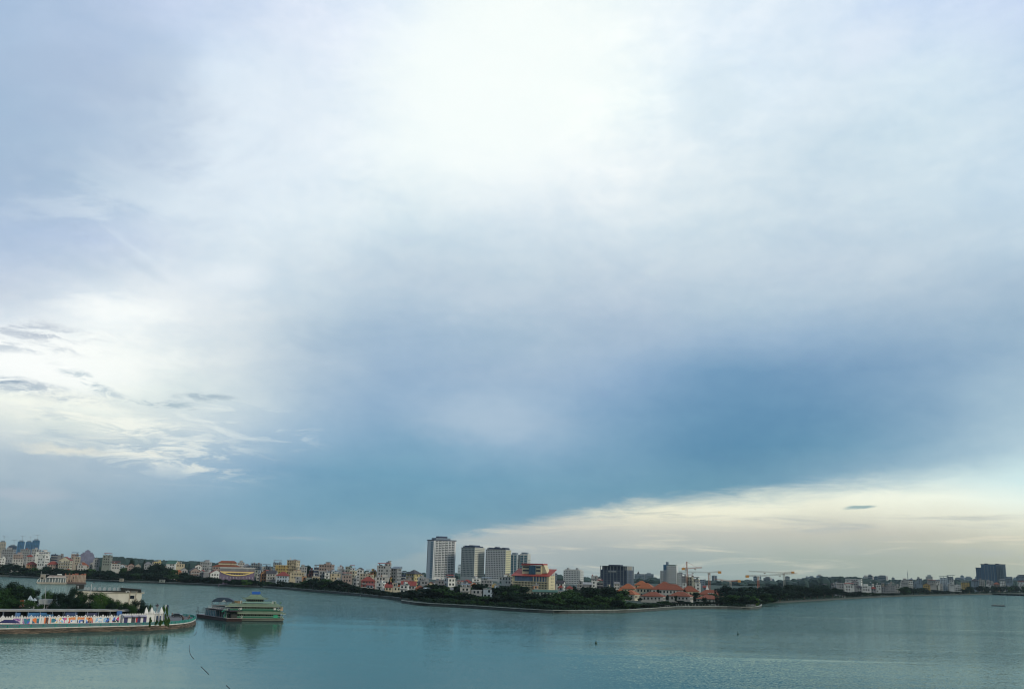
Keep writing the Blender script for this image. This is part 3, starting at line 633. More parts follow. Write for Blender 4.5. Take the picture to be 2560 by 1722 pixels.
rows = [
 # x0,x1,ytop,Y,colour,roof,roofcolour,theta,label,cat,ybase
 (3,39,1373,1330,'grey','flat',None,-12,'grey apartment building with dark rooftop level','apartment block',1405),
 (-8,13,1395,1230,'white','flat',None,10,'white house at the western edge of the picture','house',1412),
 (32,57,1385,1300,'pink','flat',None,0,'pinkish grey house with crowded balconies','house',1410),
 (50,76,1373,1420,'grey','flat',None,-8,'plain grey concrete block in the western cluster','apartment block',1400),
 (66,82,1386,1330,'lightgrey','hip','redroof',0,'small house under a bright red hip roof','house',1408),
 (30,58,1398,1210,'offwhite','flat',None,0,'white balcony house above the western trees','house',1418),
 (78,102,1373,1380,'lightgrey','flat',None,0,'light grey house with white crown','house',1400),
 (88,125,1379,1340,'white','flat',None,-8,'white terraced penthouse building','apartment block',1390),
 (94,124,1388,1230,'white','flat',None,-30,'tall white block with a blank side wall','apartment block',1414),
 (66,92,1403,1190,'orange','hip','redroof',0,'orange house with dark red roof','house',1416),
 (118,146,1402,1200,'pink','hip','redroof',0,'low house with broad red roof','house',1412),
 (126,144,1386,1480,'navy','flat',None,0,'dark blue office block','apartment block',1402),
 (143,158,1388,1460,'greyroof','flat',None,0,'narrow dark grey house','house',1402),
 (147,182,1391,1250,'palecream','front','redroof',-12,'cream villa with red gabled roof and round window','villa',1413),
 (177,196,1385,1400,'pink','flat',None,0,'pink house with domed top','house',1405),
 (184,201,1392,1300,'beige','flat',None,0,'ochre house with small balconies','house',1405),
 (190,222,1405,1220,'beige','hip','brickroof',0,'long low house under a brick red roof','house',1413),
 (233,250,1393,1300,'lightgrey','front','greyroof',0,'small pale grey gabled house','house',1408),
 (256,281,1388,1290,'greengrey','flat',None,-15,'grey-beige building with deep balconies','apartment block',1410),
 (192,216,1413,1130,'offwhite','flat',None,0,'open white pavilion house among the shore trees','house',1424),
 (277,300,1409,1240,'offwhite','flat',None,0,'low white house beside the balcony building','house',1418),
 (298,312,1409,1280,'paleblue','front','redroof',0,'pale blue house with red pointed roof','house',1425),
 (319,335,1408,1290,'pink','front','redroof',0,'pink house with bright red pointed roof','house',1418),
 (338,351,1409,1270,'beige','front','beige',0,'beige house with steep gable','house',1417),
 (360,379,1404,1350,'grey','hip','greyroof',0,'grey house with shallow grey roof','house',1415),
 (380,390,1400,1400,'beige','hip','darkroof',0,'little beige tower with dark pyramid hat','building',1412),
 (384,402,1404,1300,'paleyellow','flat',None,0,'low yellow house peeping over the trees','house',1413),
 (416,447,1400,1230,'white','gable','greenroof',-20,'white house with dark green pitched roof','villa',1413),
 (439,461,1410,1180,'cream','flat',None,0,'low cream house with dark window band','house',1417),
 (440,453,1423,1080,'orange','hip','orangeroof',0,'orange roofed cottage deep in the trees','house',1434),
 (450,469,1419,1100,'lightgrey','front','greyroof',10,'grey gabled house among tree tops','house',1434),
 (472,500,1418,1090,'pink','front','darkroof',12,'dark roofed house with cream gable edge','house',1436),
 (496,516,1424,1080,'lightgrey','front','redroof',-12,'red roofed house with pale gable edge','house',1436),
 (487,504,1410,1220,'white','front','redroof',0,'white gabled house with red roof','house',1419),
 (500,529,1405,1260,'lightgrey','flat',None,-14,'plain grey three storey block','apartment block',1422),
 (522,556,1423,1060,'white','front','redroof',8,'white arched villa with dark red gables','villa',1447),
 (593,611,1406,1300,'offwhite','flat',None,0,'small pale house behind the long red roof','house',1415),
 (606,627,1409,1280,'lightgrey','hip','greyroof',0,'grey house with shallow tin roof','house',1422),
 (626,655,1408,1270,'bluegrey','flat',None,-10,'blue-grey office with dark roof terrace','apartment block',1425),
 (655,676,1416,1260,'offwhite','flat',None,0,'pale house half hidden by roofs','house',1425),
 (624,644,1424,1010,'greengrey','plain',None,25,'grey-green house with white window bay','house',1453),
 (641,656,1434,1000,'offwhite','flat',None,0,'narrow white house beside the orange house','house',1448),
 (652,681,1424,1005,'orange','front','redroof',-18,'orange three storey house with red gable','house',1452),
 (666,690,1426,1040,'offwhite','gable','darkroof',0,'cream house with dark sloping roof','house',1440),
 (676,693,1432,995,'white','flat',None,0,'slim white house with stacked balconies','house',1455),
 (690,726,1428,1000,'paleblue','hip','redroof',-10,'pale blue three storey house under a red roof','apartment block',1451),
 (688,720,1412,1150,'yellow','plain',None,-12,'ochre yellow block with blank side','apartment block',1430),
 (682,704,1406,1250,'bluegrey','flat',None,0,'blue-grey house with blue rooftop tank','house',1413),
 (717,750,1400,1160,'cream','flat',None,-20,'tall cream building with dark glazed edge','apartment block',1430),
 (748,767,1417,1150,'lightgrey','flat',None,0,'light grey house behind rooftop greenery','house',1430),
 (724,763,1431,1060,'cream','flat',None,0,'cream terrace building with red awning strip','apartment block',1443),
 (738,760,1441,980,'lightgrey','plain',None,-15,'pale grey house with blank wall','house',1457),
 (754,766,1441,970,'orange','flat',None,0,'narrow orange and white house','house',1457),
 (764,786,1444,1000,'greengrey','flat',None,0,'plain grey-green house','house',1452),
 (772,786,1425,1120,'brick','flat',None,0,'dark red brick house','house',1440),
 (784,798,1418,1110,'navy','flat',None,0,'navy house with bright blue roof sheet','house',1445),
 (797,836,1411,1060,'pink','flat',None,-12,'pinkish multi-storey block with rooftop turret','apartment block',1448),
 (794,813,1427,1010,'grey','plain',None,12,'grey house with blank leaning side','house',1447),
 (811,824,1431,1005,'white','flat',None,0,'small white house below the pinkish block','house',1445),
 (826,851,1433,1020,'cream','flat',None,0,'cream verandah house','house',1444),
 (843,855,1416,1090,'paleblue','flat',None,0,'slim pale blue house with rooftop mast','house',1435),
 (847,864,1423,1060,'grey','flat',None,-12,'grey house beside the slim pale blue house','house',1447),
 (863,876,1416,1120,'greengrey','flat',None,0,'grey-green house with box top','house',1432),
 (873,887,1419,1130,'white','flat',None,0,'white house with arched roof','house',1430),
 (873,892,1427,1040,'palecream','flat',None,-20,'pale cream house with two small windows','house',1447),
 (855,880,1438,1000,'pink','flat',None,0,'low pinkish row house','house',1450),
 (892,910,1418,1080,'white','front','darkroof',-15,'white house with steep dark gable','house',1437),
 (899,921,1433,1030,'beige','plain',None,0,'blank beige block','house',1445),
 (914,926,1430,1080,'white','flat',None,0,'small white cube-shaped house','house',1438),
 (925,941,1428,1060,'yellow','flat',None,0,'bright yellow house with terrace','house',1446),
 (903,938,1441,960,'brick','hip','redroof',0,'broad low house with curved red roof','villa',1456),
 (942,978,1414,1040,'lightgrey','flat',None,-8,'pale grey stepped apartments with wide windows','apartment block',1442),
 (962,978,1408,1060,'offwhite','flat',None,0,'white top block of the grey stepped apartments','apartment block',1416),
 (976,1004,1413,1050,'grey','shed','bluegrey',-30,'grey side wing with sloping glazed roof','apartment block',1440),
 (937,974,1442,980,'offwhite','flat',None,0,'wide white low building with plants','apartment block',1455),
 (995,1016,1436,1060,'navy','flat',None,0,'dark navy house','house',1450),
 (1015,1055,1424,1000,'paleyellow','hip','darkroof',-35,'yellow hotel block with dark overhanging roof','apartment block',1452),
 (1006,1030,1449,930,'pink','flat',None,0,'pinkish row house below the yellow hotel','house',1456),
 (941,964,1457,850,'white','flat',None,-25,'white two storey house with square windows','house',1475),
 (962,980,1460,845,'cream','gable','redroof',0,'cream house under a small red roof','house',1479),
 (963,986,1453,900,'pink','hip','redroof',0,'dark red hip roof above the cream house','house',1462),
 (980,992,1457,870,'beige','flat',None,0,'narrow beige house','house',1470),
 (983,1002,1467,820,'palecream','flat',None,0,'pale low house with terrace','house',1478),
 (1000,1023,1462,800,'white','flat',None,-12,'white lakeside house with tall dark windows','house',1481),
 (1003,1040,1452,880,'lightgrey','gable','redroof',0,'long red tiled roof over a pale blue gable house','house',1466),
 (1038,1060,1463,840,'orange','hip','brickroof',0,'peach house with tiled roof','house',1474),
 (1044,1064,1443,980,'lightgrey','flat',None,0,'pale grey warehouse with slanted roof','building',1456),
 (1060,1086,1466,800,'bluegrey','shed','paleblue',0,'blue tin roofed sheds','building',1476),
 (1068,1086,1454,900,'cream','front','orangeroof',0,'cream house with orange gable','house',1466),
 (1088,1110,1451,960,'greyroof','flat',None,0,'dark low house under the tallest tower','house',1462),
 (1111,1138,1445,830,'white','flat',None,25,'white four storey house with blank green-grey side','house',1470),
 (1108,1132,1466,760,'greyroof','shed','greyroof',0,'low grey tin roofed hall','building',1475),
 (1138,1158,1452,1000,'lightgrey','flat',None,0,'pale house below the gap between the towers','house',1470),
 (1156,1180,1448,1050,'pink','hip','redroof',0,'house with small red roof below the second tower','house',1462),
 (1180,1202,1446,1000,'white','flat',None,0,'white house with open roof frame','house',1462),
 (1203,1230,1450,1020,'grey','flat',None,0,'grey house between the cream towers','house',1462),
 (1230,1243,1457,900,'yellow','front','yellow',0,'small yellow gabled house','house',1465),
 (1247,1278,1442,980,'white','flat',None,0,'white block at the foot of the third tower','apartment block',1458),
 (1262,1284,1440,1060,'palecream','flat',None,0,'pale cream block beside the hotel','apartment block',1460),
 (1178,1206,1474,735,'lightgrey','plain',None,-8,'blank pale grey lakeside box house','house',1490),
 (1208,1256,1472,735,'paleblue','flat',None,-14,'pale blue lakeside house with white top','villa',1493),
 (1150,1176,1468,790,'offwhite','flat',None,0,'low white house among dark trees','house',1480),
 (1390,1413,1450,980,'white','gable','darkroof',-12,'white house with dark roof and dormers','villa',1466),
 (1387,1393,1432,1500,'bluegrey','plain',None,0,'very narrow blue-grey tower','building',1450),
 (1396,1408,1462,900,'pink','hip','redroof',0,'low red roofed house right beside the hotel','house',1470),
 (1416,1432,1463,900,'pink','hip','redroof',0,'red roofed house at the foot of the white apartments','house',1470),
 (1458,1480,1453,1000,'greyroof','shed','lightgrey',0,'grey hall with curved pale roof','building',1465),
 (1446,1457,1453,1050,'grey','flat',None,0,'small grey house before the white apartments','house',1462),
 (1478,1495,1440,1150,'lightgrey','flat',None,0,'open concrete frame house','building',1455),
 (1479,1504,1452,1020,'white','flat',None,0,'white low house before the unfinished block','house',1466),
 (1492,1508,1456,960,'darkroof','flat',None,0,'dark cube-shaped house with red edge','house',1466),
 (1704,1717,1440,1300,'lightgrey','flat',None,-10,'grey balcony wing of the stepped high-rise','apartment block',1460),
 (1716,1734,1442,1150,'palecream','flat',None,-12,'cream stepped apartments, upper part','apartment block',1465),
 (1733,1750,1448,1140,'palecream','flat',None,-12,'cream stepped apartments, lower part','apartment block',1468),
 (1747,1763,1448,1700,'bluegrey','plain',None,0,'blue-grey hazy slab behind the cream apartments','building',1465),
 (1738,1752,1458,1000,'white','flat',None,0,'white house with stacked terraces','house',1472),
 (1706,1716,1457,1000,'white','plain',None,0,'narrow white house near the orange crane','house',1467),
 (1758,1769,1463,960,'bluegrey','gable','redroof',0,'house with plain red roof beside the white spire','house',1475),
 # east shore
 (2087,2111,1457,1260,'grey','flat',None,10,'grey house half hidden in trees','house',1478),
 (2088,2100,1456,1300,'white','flat',None,0,'small white stair tower house','house',1465),
 (2111,2136,1463,1230,'white','flat',None,0,'white framed villa with dark openings','villa',1478),
 (2113,2127,1454,1300,'white','flat',None,0,'little white house with two windows','house',1462),
 (2126,2147,1457,1310,'grey','flat',None,0,'grey-green wall building','building',1463),
 (2141,2156,1463,1260,'lightgrey','hip','darkroof',0,'grey villa with dark roof','villa',1476),
 (2154,2178,1464,1240,'white','flat',None,0,'white banded terrace house','house',1476),
 (2177,2191,1466,1260,'grey','hip','redroof',0,'dark red roofed house','house',1478),
 (2190,2203,1462,1230,'white','flat',None,0,'white house with two dark balconies','house',1485),
 (2202,2216,1463,1230,'grey','front','redroof',0,'grey shore house with red roof corner','house',1484),
 (2215,2226,1463,1210,'lightgrey','flat',None,0,'slim shore house with arched ground floor','house',1488),
 (2226,2238,1462,1210,'lightgrey','flat',None,0,'shore house with four pale balconies','house',1488),
 (2238,2250,1464,1210,'offwhite','flat',None,0,'white shore house with round windows','house',1488),
 (2254,2271,1450,1500,'lightgrey','flat',None,0,'pale square block beside the antenna mast','apartment block',1461),
 (2272,2283,1452,1450,'white','flat',None,0,'white block just right of the antenna mast','apartment block',1466),
 (2281,2293,1453,1500,'bluegrey','flat',None,0,'blue-grey block','apartment block',1466),
 (2292,2306,1446,1700,'bluegrey','flat',None,0,'hazy grey slab behind the eastern houses','apartment block',1460),
 (2308,2326,1457,1300,'yellow','front','redroof',0,'yellow house with brick red roof side','house',1471),
 (2319,2341,1453,1400,'offwhite','flat',None,0,'long cream terrace','house',1460),
 (2338,2350,1453,1380,'white','flat',None,0,'white house with two dark windows','house',1462),
 (2327,2346,1462,1290,'greengrey','flat',None,0,'grey-green shore house','house',1484),
 (2347,2358,1459,1270,'offwhite','flat',None,0,'tall slim shore house with stacked balconies','house',1486),
 (2357,2370,1464,1290,'bluegrey','flat',None,0,'blue-grey shore house','house',1485),
 (2369,2384,1461,1290,'white','flat',None,0,'white shore house with big windows','house',1480),
 (2374,2386,1450,1450,'white','flat',None,0,'white block with twin dark windows','house',1462),
 (2384,2404,1463,1300,'white','flat',None,0,'white house with vertical stripes','house',1480),
 (2403,2424,1456,1400,'yellow','flat',None,0,'yellow and ochre house','house',1466),
 (2428,2448,1446,1400,'bluegrey','hip','darkroof',0,'dark house with broad hip roof','villa',1465),
 (2446,2462,1449,1380,'offwhite','flat',None,0,'white banded house before the big tower','house',1466),
 (2466,2484,1452,1400,'lightgrey','flat',None,0,'low pale house under the big tower','house',1462),
 (2484,2500,1455,1380,'pink','hip','brickroof',0,'low brick roofed house under the big tower','house',1463),
 (2500,2514,1451,1400,'white','flat',None,0,'white gabled house right below the big tower','house',1462),
 (2545,2562,1455,1350,'white','flat',None,0,'white house with round window at the eastern edge','house',1467),
 (2515,2532,1441,2000,'bluegrey','plain',None,0,'dark blue-grey slab right of the big tower','apartment block',1455),
 (2547,2566,1436,1900,'bluegrey','plain',None,0,'blue-grey slab at the eastern picture edge','apartment block',1455),
]
for r_ in rows:
    x0, x1, yt, Y, cl, roof, rc, th, lab, cat, yb = r_
    H(x0, x1, yt, Y, cl, roof, rc or 'redroof', th, label=lab, cat=cat, yb=yb, ww=1.5 if 'white' in lab else 1.3)
# special touches on named houses
# stepped purple-grey tower in the west
def stepped():
    Y = 1750; k = Y/F; c = at(216, 1408, Y); zb = gz(c.x, c.y); r = thing('stepped_tower', 'stepped purple-grey tower narrowing to its top', 'tower block', (c.x, c.y, zb), -math.atan2(c.x, Y), 'buildings around the lake', 216)
    mm = M('purplegrey'); z0 = -3
    for i, (hw, y) in enumerate(((17, 1390), (15, 1384), (11.5, 1380), (6, 1376), (3, 1374))):
        z = at(216, y, Y).z-zb; MB().box(-hw*k, hw*k, 0+i*1.2, 16-i*1.2, z0, z).build('tier', mm, r); z0 = z
    put_windows(r, [((-14*k, 0), (14*k, 0), (0, -1))], 4, 3.4, 6, 1.3, 1.4, 2.2, mat((.06,.07,.1), .3, 0), 40)
stepped()
def longred():
    """long red-brown tiered roof building and the curved yellow hall in front"""
    Y = 1200; c = at(567, 1415, Y); zb = gz(c.x, c.y); k = Y/F
    r = thing('long_roofed_hall', 'long hall under tiered red-brown hip roofs', 'building', (c.x, c.y, zb), -math.atan2(c.x, Y), 'buildings around the lake', 567)
    zt = at(567, 1401, Y).z-zb; w = 66*k
    MB().box(-w/2, w/2, 0, 16, -2, zt-7).build('wall', M('pink'), r)
    roof_part(r, 'hip', w, 16, zt-7, M('brickroof'), M('pink'), rise=3); MB().box(-w*.3, w*.34, 4, 13, zt-5, zt-2.6).build('clerestory', M('cream'), r)
    m = MB(); m.frustum(-w*.34, w*.38, 3, 14, zt-2.6, -w*.2, w*.26, 8, 9, zt).build('upper_roof', M('brickroof'), r)
    put_windows(r, [((-w/2, 0), (w/2, 0), (0, -1))], 2, 3.4, zt-13, 1.6, 1.5, 1.6, GLASS, 40)
    Y = 1045; c = at(592, 1440, Y); zb = gz(c.x, c.y); k = Y/F
    r = thing('curved_hall', 'wide purple-brown hall with a sagging curved yellow band across its front', 'building', (c.x, c.y, zb), -math.atan2(c.x, Y), 'buildings around the lake', 592)
    z = lambda y: at(592, y, Y).z-zb
    w = 82*k
    MB().box(-w/2, w/2, 0, 18, -2, z(1419)).build('wall', M('purple'), r)
    MB().box(-w/2-.3, w/2+.3, -.35, 18.3, z(1420.5), z(1417.5)).build('roof_edge', M('offwhite'), r)
    MB().box(-w/2+.1, w/2-.1, -.2, -.01, z(1426), z(1420.6)).build('attic_band', M('greyroof'), r)
    n = 22; up, lo = [], []
    for i in range(n+1):
        t = i/n*2-1; yy = 1439-10*abs(t)**2.2; up.append((t*w/2*.97, z(yy-3.2+1.2*abs(t)))); lo.append((t*w/2*.97, z(yy)))
    MB().prism(up+lo[::-1], -.9, -.25).build('curved_band', mat((.72,.56,.22), .7, .1), r)
    MB().box(-w/2*.9, w/2*.9, -.7, -.21, z(1431.5), z(1428)).build('balcony_band', mat((.72,.56,.22), .7, .1), r)
    m = MB()
    for i in range(11): x = -w/2+w*(i+.5)/11; m.box(x-.22, x+.22, -.5, -.02, z(1446), z(1441))
    m.build('colonnade', M('offwhite'), r)
    put_windows(r, [((-w*.35, 0), (w*.35, 0), (0, -1))], 1, 3, z(1436.5), 1.5, 1.6, 1.2, GLASS, 30)
longred()
# ---- the high towers
def tower(x0, x1, yt, Y, th, d, wallm, lab, px=None, crown=None, fh=3.3, ww=1.6, wh=1.7, gap=1.6, yb=1450, wm=None, side=None, limit=100, lit_sidem=None):
    A, B = at(x0, yt+40, Y), at(x1, yt+40, Y); cx = (A.x+B.x)/2; phi = math.atan2(cx, Y); ap = (B.x-A.x)*math.cos(phi); t = R(th)
    w = (ap-d*abs(math.sin(t)))/math.cos(t); c = Vector((cx, Y))+Vector((math.cos(-phi), math.sin(-phi)))*(d*math.sin(t)/2); zb = gz(c.x, c.y)
    r = thing('residential_tower', lab, 'tower block', (c.x, c.y, zb), -phi+t, 'high towers', (x0+x1)/2)
    hh = at((x0+x1)/2, yt, Y).z-zb
    MB().box(-w/2, w/2, 0, d, -3, hh).build('wall', wallm, r)
    if lit_sidem: s_ = 1 if th < 0 else -1; MB().box(*( (w/2+.002, w/2+.06) if s_ > 0 else (-w/2-.06, -w/2-.002)), .05, d-.05, -3, hh-.1).build('lit_side_wall', lit_sidem, r)  # thin sheet carrying a painted sunlit tone on one tower side
    return r, w, d, hh
DK = mat((.035,.05,.065), .35, .7, 1.1, streak=False)
def t1():
    r, w, d, h = tower(1067, 1139, 1351, 1850, 28, 26, mat((.62,.64,.64), .8, .06), 'tallest white tower with columns of dark balconies and a flat crown')
    # front is the right-hand face; left face visible
    MB().box(-w/2-.8, w/2+.8, -.8, d+.8, h, h+1.6).build('roof_edge', M('navy'), r)
    MB().box(-w*.36, w*.3, 5, d-4, h+1.6, h+5).build('plant_room', M('bluegrey'), r); MB().box(-w*.2, w*.18, 7, d-7, h+5, h+8.2).build('crown', M('navy'), r)
    nf = int(h/3.15); fh = 3.15
    cols = [(-w/2+.14*w+k*w*.145, w*.075) for k in range(6)]
    slab = mat((.66,.68,.68), .8, .08); n = 0
    rest = MB(); rr = MB()
    me = None
    for fl in range(nf-1, 0, -1):
        for ci, (cx, hw) in enumerate(cols):
            z = h-(nf-fl)*fh+.3-0
            if n < 60: 
                if me is None: me = MB().box(-hw*.8, hw*.8, -.12, .05, 0, 2.1).mesh('window'); me.materials.append(DK)
                obj('window', me, r, (cx, 0, z)); n += 1
            else: rr.box(cx-hw*.8, cx+hw*.8, -.12, .05, z, z+2.1)
    o = rr.build('window', DK, r); o['kind'] = 'stuff'
    mb = MB()
    for fl in range(nf-1, 0, -1):
        for (cx, hw) in cols[::2]+cols[1::2]: z = h-(nf-fl)*fh; mb.box(cx-hw*.45, cx+hw*.95, -1.3, -.13, z-.1, z+.9)
    mb.build('balcony', slab, r)
    fins = MB()
    for k in (0, 2, 4, 6): x = -w/2+.065*w+k*w*.145; x = min(x, w/2-.6); fins.box(x-.5, x+.5, -1.6, -.02, 3, h-.1)
    fins.build('pier', slab, r)
    # left face: blue glazed balcony stack, blank white stripe, edge windows
    g = MB(); sl_ = MB()
    for fl in range(1, nf): z = fl*fh+.3; g.box(-w/2-.1, -w/2+.05, d*.08, d*.42, z, z+2.2); sl_.box(-w/2-1.4, -w/2-.11, d*.08, d*.42, z-.5, z+.35)
    g.build('glazing', mat((.08,.18,.26), .3, .2), r); sl_.build('side_balcony', mat((.20,.30,.38), .6, .15), r)
    put_windows(r, [((-w/2, d*.99), (-w/2, d*.82), (-1, 0))], nf-4, fh, 4*fh+.5, 1.7, 1.8, 1, DK, 30, 0, margin=.2)
t1()
def tgrid(x0, x1, yt, Y, th, d, cm, sm, lab, seed):
    r, w, d, h = tower(x0, x1, yt, Y, th, d, cm, lab, lit_sidem=sm)
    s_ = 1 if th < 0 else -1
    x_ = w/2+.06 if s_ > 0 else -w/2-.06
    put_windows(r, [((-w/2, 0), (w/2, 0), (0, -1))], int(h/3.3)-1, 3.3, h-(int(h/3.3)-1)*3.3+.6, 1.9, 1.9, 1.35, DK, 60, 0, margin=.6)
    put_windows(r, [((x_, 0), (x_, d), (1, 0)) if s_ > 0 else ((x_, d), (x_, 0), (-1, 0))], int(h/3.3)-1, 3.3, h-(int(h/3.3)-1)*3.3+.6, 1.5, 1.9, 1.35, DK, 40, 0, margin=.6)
    rnd = random.Random(seed); m = MB()
    m.box(-w/2+2, w/2-2, 2, d-2, h, h+2.2)
    for k in range(9): x = rnd.uniform(-w/2+3, w/2-4); m.box(x, x+rnd.uniform(1.5, 4), rnd.uniform(2, 5), d-4, h+2.2, h+2.2+rnd.uniform(.6, 2.6))
    m.build('plant_room', M('navy'), r)
    MB().box(-w/2-.5, w/2+.5, -.5, d+.5, h-1.2, h).build('cornice', mat((.5,.52,.48), .8, .1), r)
    return r, w, d, h
TWC = mat((.50,.52,.48), .8, .07); TW_LIT = mat((.60,.61,.52), .8, .07); TW_LIT_WARM = mat((.66,.64,.42), .8, .08)  # lighter, yellower side tones put the sunlight into the wall colour
tgrid(1152, 1211, 1368, 1820, -38, 30, TWC, TW_LIT, 'cream grid-windowed tower with dark roof plant, second of the tall group', 1)
tgrid(1213, 1277, 1373, 1800, -22, 26, mat((.52,.54,.54), .8, .07), TW_LIT_WARM, 'cream grid-windowed tower with yellowish sunlight coloured onto its eastern face', 2)
r, w, d, h = tower(1143, 1153, 1413, 2300, 0, 16, mat((.42,.50,.54), .8, .1), 'slim pale hazy tower in the gap between the high towers')
put_windows(r, [((-w/2, 0), (w/2, 0), (0, -1))], 8, 3.3, h-30, 1.5, 1.6, 1.4, GLASSB, 30, 0)
MB().box(-w*.3, w*.3, 2, 10, h, h+2.5).build('plant_room', M('bluegrey'), r)
def t4():
    for (a, b, y, lab, c, g) in ((1276, 1299, 1385, 'glass and pale concrete twin tower directly behind the third cream tower', (.36,.42,.44), 1), (1299, 1326, 1384, 'glass and pale concrete twin tower with blank grey side', (.52,.54,.50), 1)):
        r, w, d, h = tower(a, b, y, 2000, -20, 18, mat(c, .8, .1), lab)
        nf = int(h/3.3)
        m = MB(); m2 = MB()
        for fl in range(4, nf): z = fl*3.3; m.box(-w/2+1, -w*.06, -.2, .05, z+.4, z+2.9); m.box(w*.06, w/2-1.5, -.2, .05, z+.4, z+2.9)
        m.build('glazing_band', mat((.05,.14,.19), .25, .3, .4), r)
        m2.box(-w*.05, w*.05, -.9, -.01, 0, h); m2.build('pier', mat((.5,.53,.52), .8, .1), r)
        MB().box(-w*.4, w*.3, 4, 14, h, h+3).build('plant_room', M('bluegrey'), r)
        put_windows(r, [((w/2, 0), (w/2, d), (1, 0))], nf-8, 3.3, 20, 1.4, 1.5, 1.4, DK, 40, .0)
t4()
# white round-topped apartments
r, w, d, h = tower(1408, 1459, 1425, 1650, -18, 18, mat((.60,.62,.60), .8, .07), 'white apartment block with two little roof turrets and a dense window grid')
put_windows(r, [((-w/2, 0), (w/2, 0), (0, -1)), ((w/2, 0), (w/2, d), (1, 0))], 7, 3.1, h-21.5, 1.5, 1.6, 1.3, DK, 90, 0)
for x in (-w*.28, w*.25): MB().cyl(x, 6, h, h+4, 2.6, 2.2, 8).build('turret', M('lightgrey'), r)
MB().box(-w*.42, w*.42, 2, d-2, h, h+1.6).build('attic', M('offwhite'), r)
# unfinished dark block
def unfinished():
    r, w, d, h = tower(1501, 1584, 1424, 1450, -24, 24, mat((.035,.06,.11), .5, .25, .15), 'unfinished dark blue concrete block with open top floors')
    r['category'] = 'building under construction'
    m = MB(); nf = int(h/3.3)
    for fl in range(0, nf+1): z = fl*3.3; m.box(-w/2-.6, w/2+.6, -.6, d+.6, z, z+.35)
    top = at(1542, 1414, 1450).z-gz(0, 1450)
    m.box(-w/2-.4, w/2+.4, -.4, d+.4, top-.4, top); m.build('floor_slab', mat((.15,.19,.22), .9, .3, .3), r)
    c = MB()
    for k in range(9):
        x = -w/2+w*k/8; c.box(x-.35, x+.35, -.5, .3, 0, h-.1); c.box(x-.4, x+.4, 0, .8, h, top)
    for k in range(1, 6): y = d*k/5; c.box(w/2-.3, w/2+.5, y-.35, y+.35, 0, top-.5)
    c.build('column', mat((.20,.23,.25), .9, .2), r)
    MB().box(-w/2+1.5, w/2-4, 2.5, d-3, h, top-.45).build('inner_wall', mat((.03,.05,.09), .8, .2), r)
    MB().box(-w*.2, w*.1, -.9, -.62, h-3.4, h-1).build('banner', M('lightgrey'), r)
    MB().box(-w*.25, w*.2, 5, 15, top, top+1.6).build('core', M('navy'), r)
    MB().box(w/2-4, w/2+.2, .8, d-6, h, top-.4).build('corner_infill', mat((.33,.33,.30), .9, .2), r)
unfinished()
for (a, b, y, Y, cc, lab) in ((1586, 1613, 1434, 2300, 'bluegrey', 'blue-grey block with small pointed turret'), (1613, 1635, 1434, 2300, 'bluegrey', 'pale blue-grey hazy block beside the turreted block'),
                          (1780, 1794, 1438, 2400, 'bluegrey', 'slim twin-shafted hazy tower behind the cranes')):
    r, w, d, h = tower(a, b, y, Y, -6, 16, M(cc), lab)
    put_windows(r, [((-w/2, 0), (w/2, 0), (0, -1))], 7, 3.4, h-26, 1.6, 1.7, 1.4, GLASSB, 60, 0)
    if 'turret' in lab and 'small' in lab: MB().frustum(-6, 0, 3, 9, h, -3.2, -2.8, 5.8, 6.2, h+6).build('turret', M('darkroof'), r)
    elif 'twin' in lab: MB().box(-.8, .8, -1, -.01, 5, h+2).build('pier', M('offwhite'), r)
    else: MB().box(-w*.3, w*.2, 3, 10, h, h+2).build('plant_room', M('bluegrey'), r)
# white stepped high-rise
def hr():
    Y = 1500; lab = 'white stepped high-rise with a blue glass shaft behind'
    c = at(1678, 1440, Y); zb = gz(c.x, c.y); k = Y/F; r = thing('stepped_high_rise', lab, 'tower block', (c.x, c.y, zb), -math.atan2(c.x, Y)-R(10), 'high towers', 1678)
    z = lambda y: at(1678, y, Y).z-zb; wm_ = mat((.56,.59,.58), .8, .1)
    segs = [(-28, -11, 1426, 2), (-11, 13, 1413, 0), (13, 26, 1432, 3)]
    for a, b, y, dy in segs:
        MB().box(a*k, b*k, dy, 16+dy, -3, z(y)).build('wall', wm_, r)
        put_windows(r, [((a*k, dy), (b*k, dy), (0, -1))], 8, 3.4, z(y)-27, 1.5, 1.8, 1.3, DK, 30, 0, margin=.4)
        m = MB(); [m.box(a*k+.8, a*k+4, dy-1.2, dy-.08, z(y)-3.4*i-1.2, z(y)-3.4*i-.2) for i in range(1, 8)]; m.build('balcony', wm_, r)
    MB().box(-24*k, -11.5*k, 17, 30, -3, z(1411)).build('glass_shaft', mat((.05,.15,.25), .3, .3), r); MB().box(-18*k, -13*k, 19, 27, z(1411), z(1404)).build('shaft_top', M('bluegrey'), r)
    MB().box(-8*k, 10*k, 2, 12, z(1413), z(1411)).build('roof_garden', mat((.06,.11,.07), .9, .3, .6), r)
    MB().box(14*k, 25*k, 4, 15, z(1432), z(1430)).build('roof_edge', M('navy'), r)
hr()
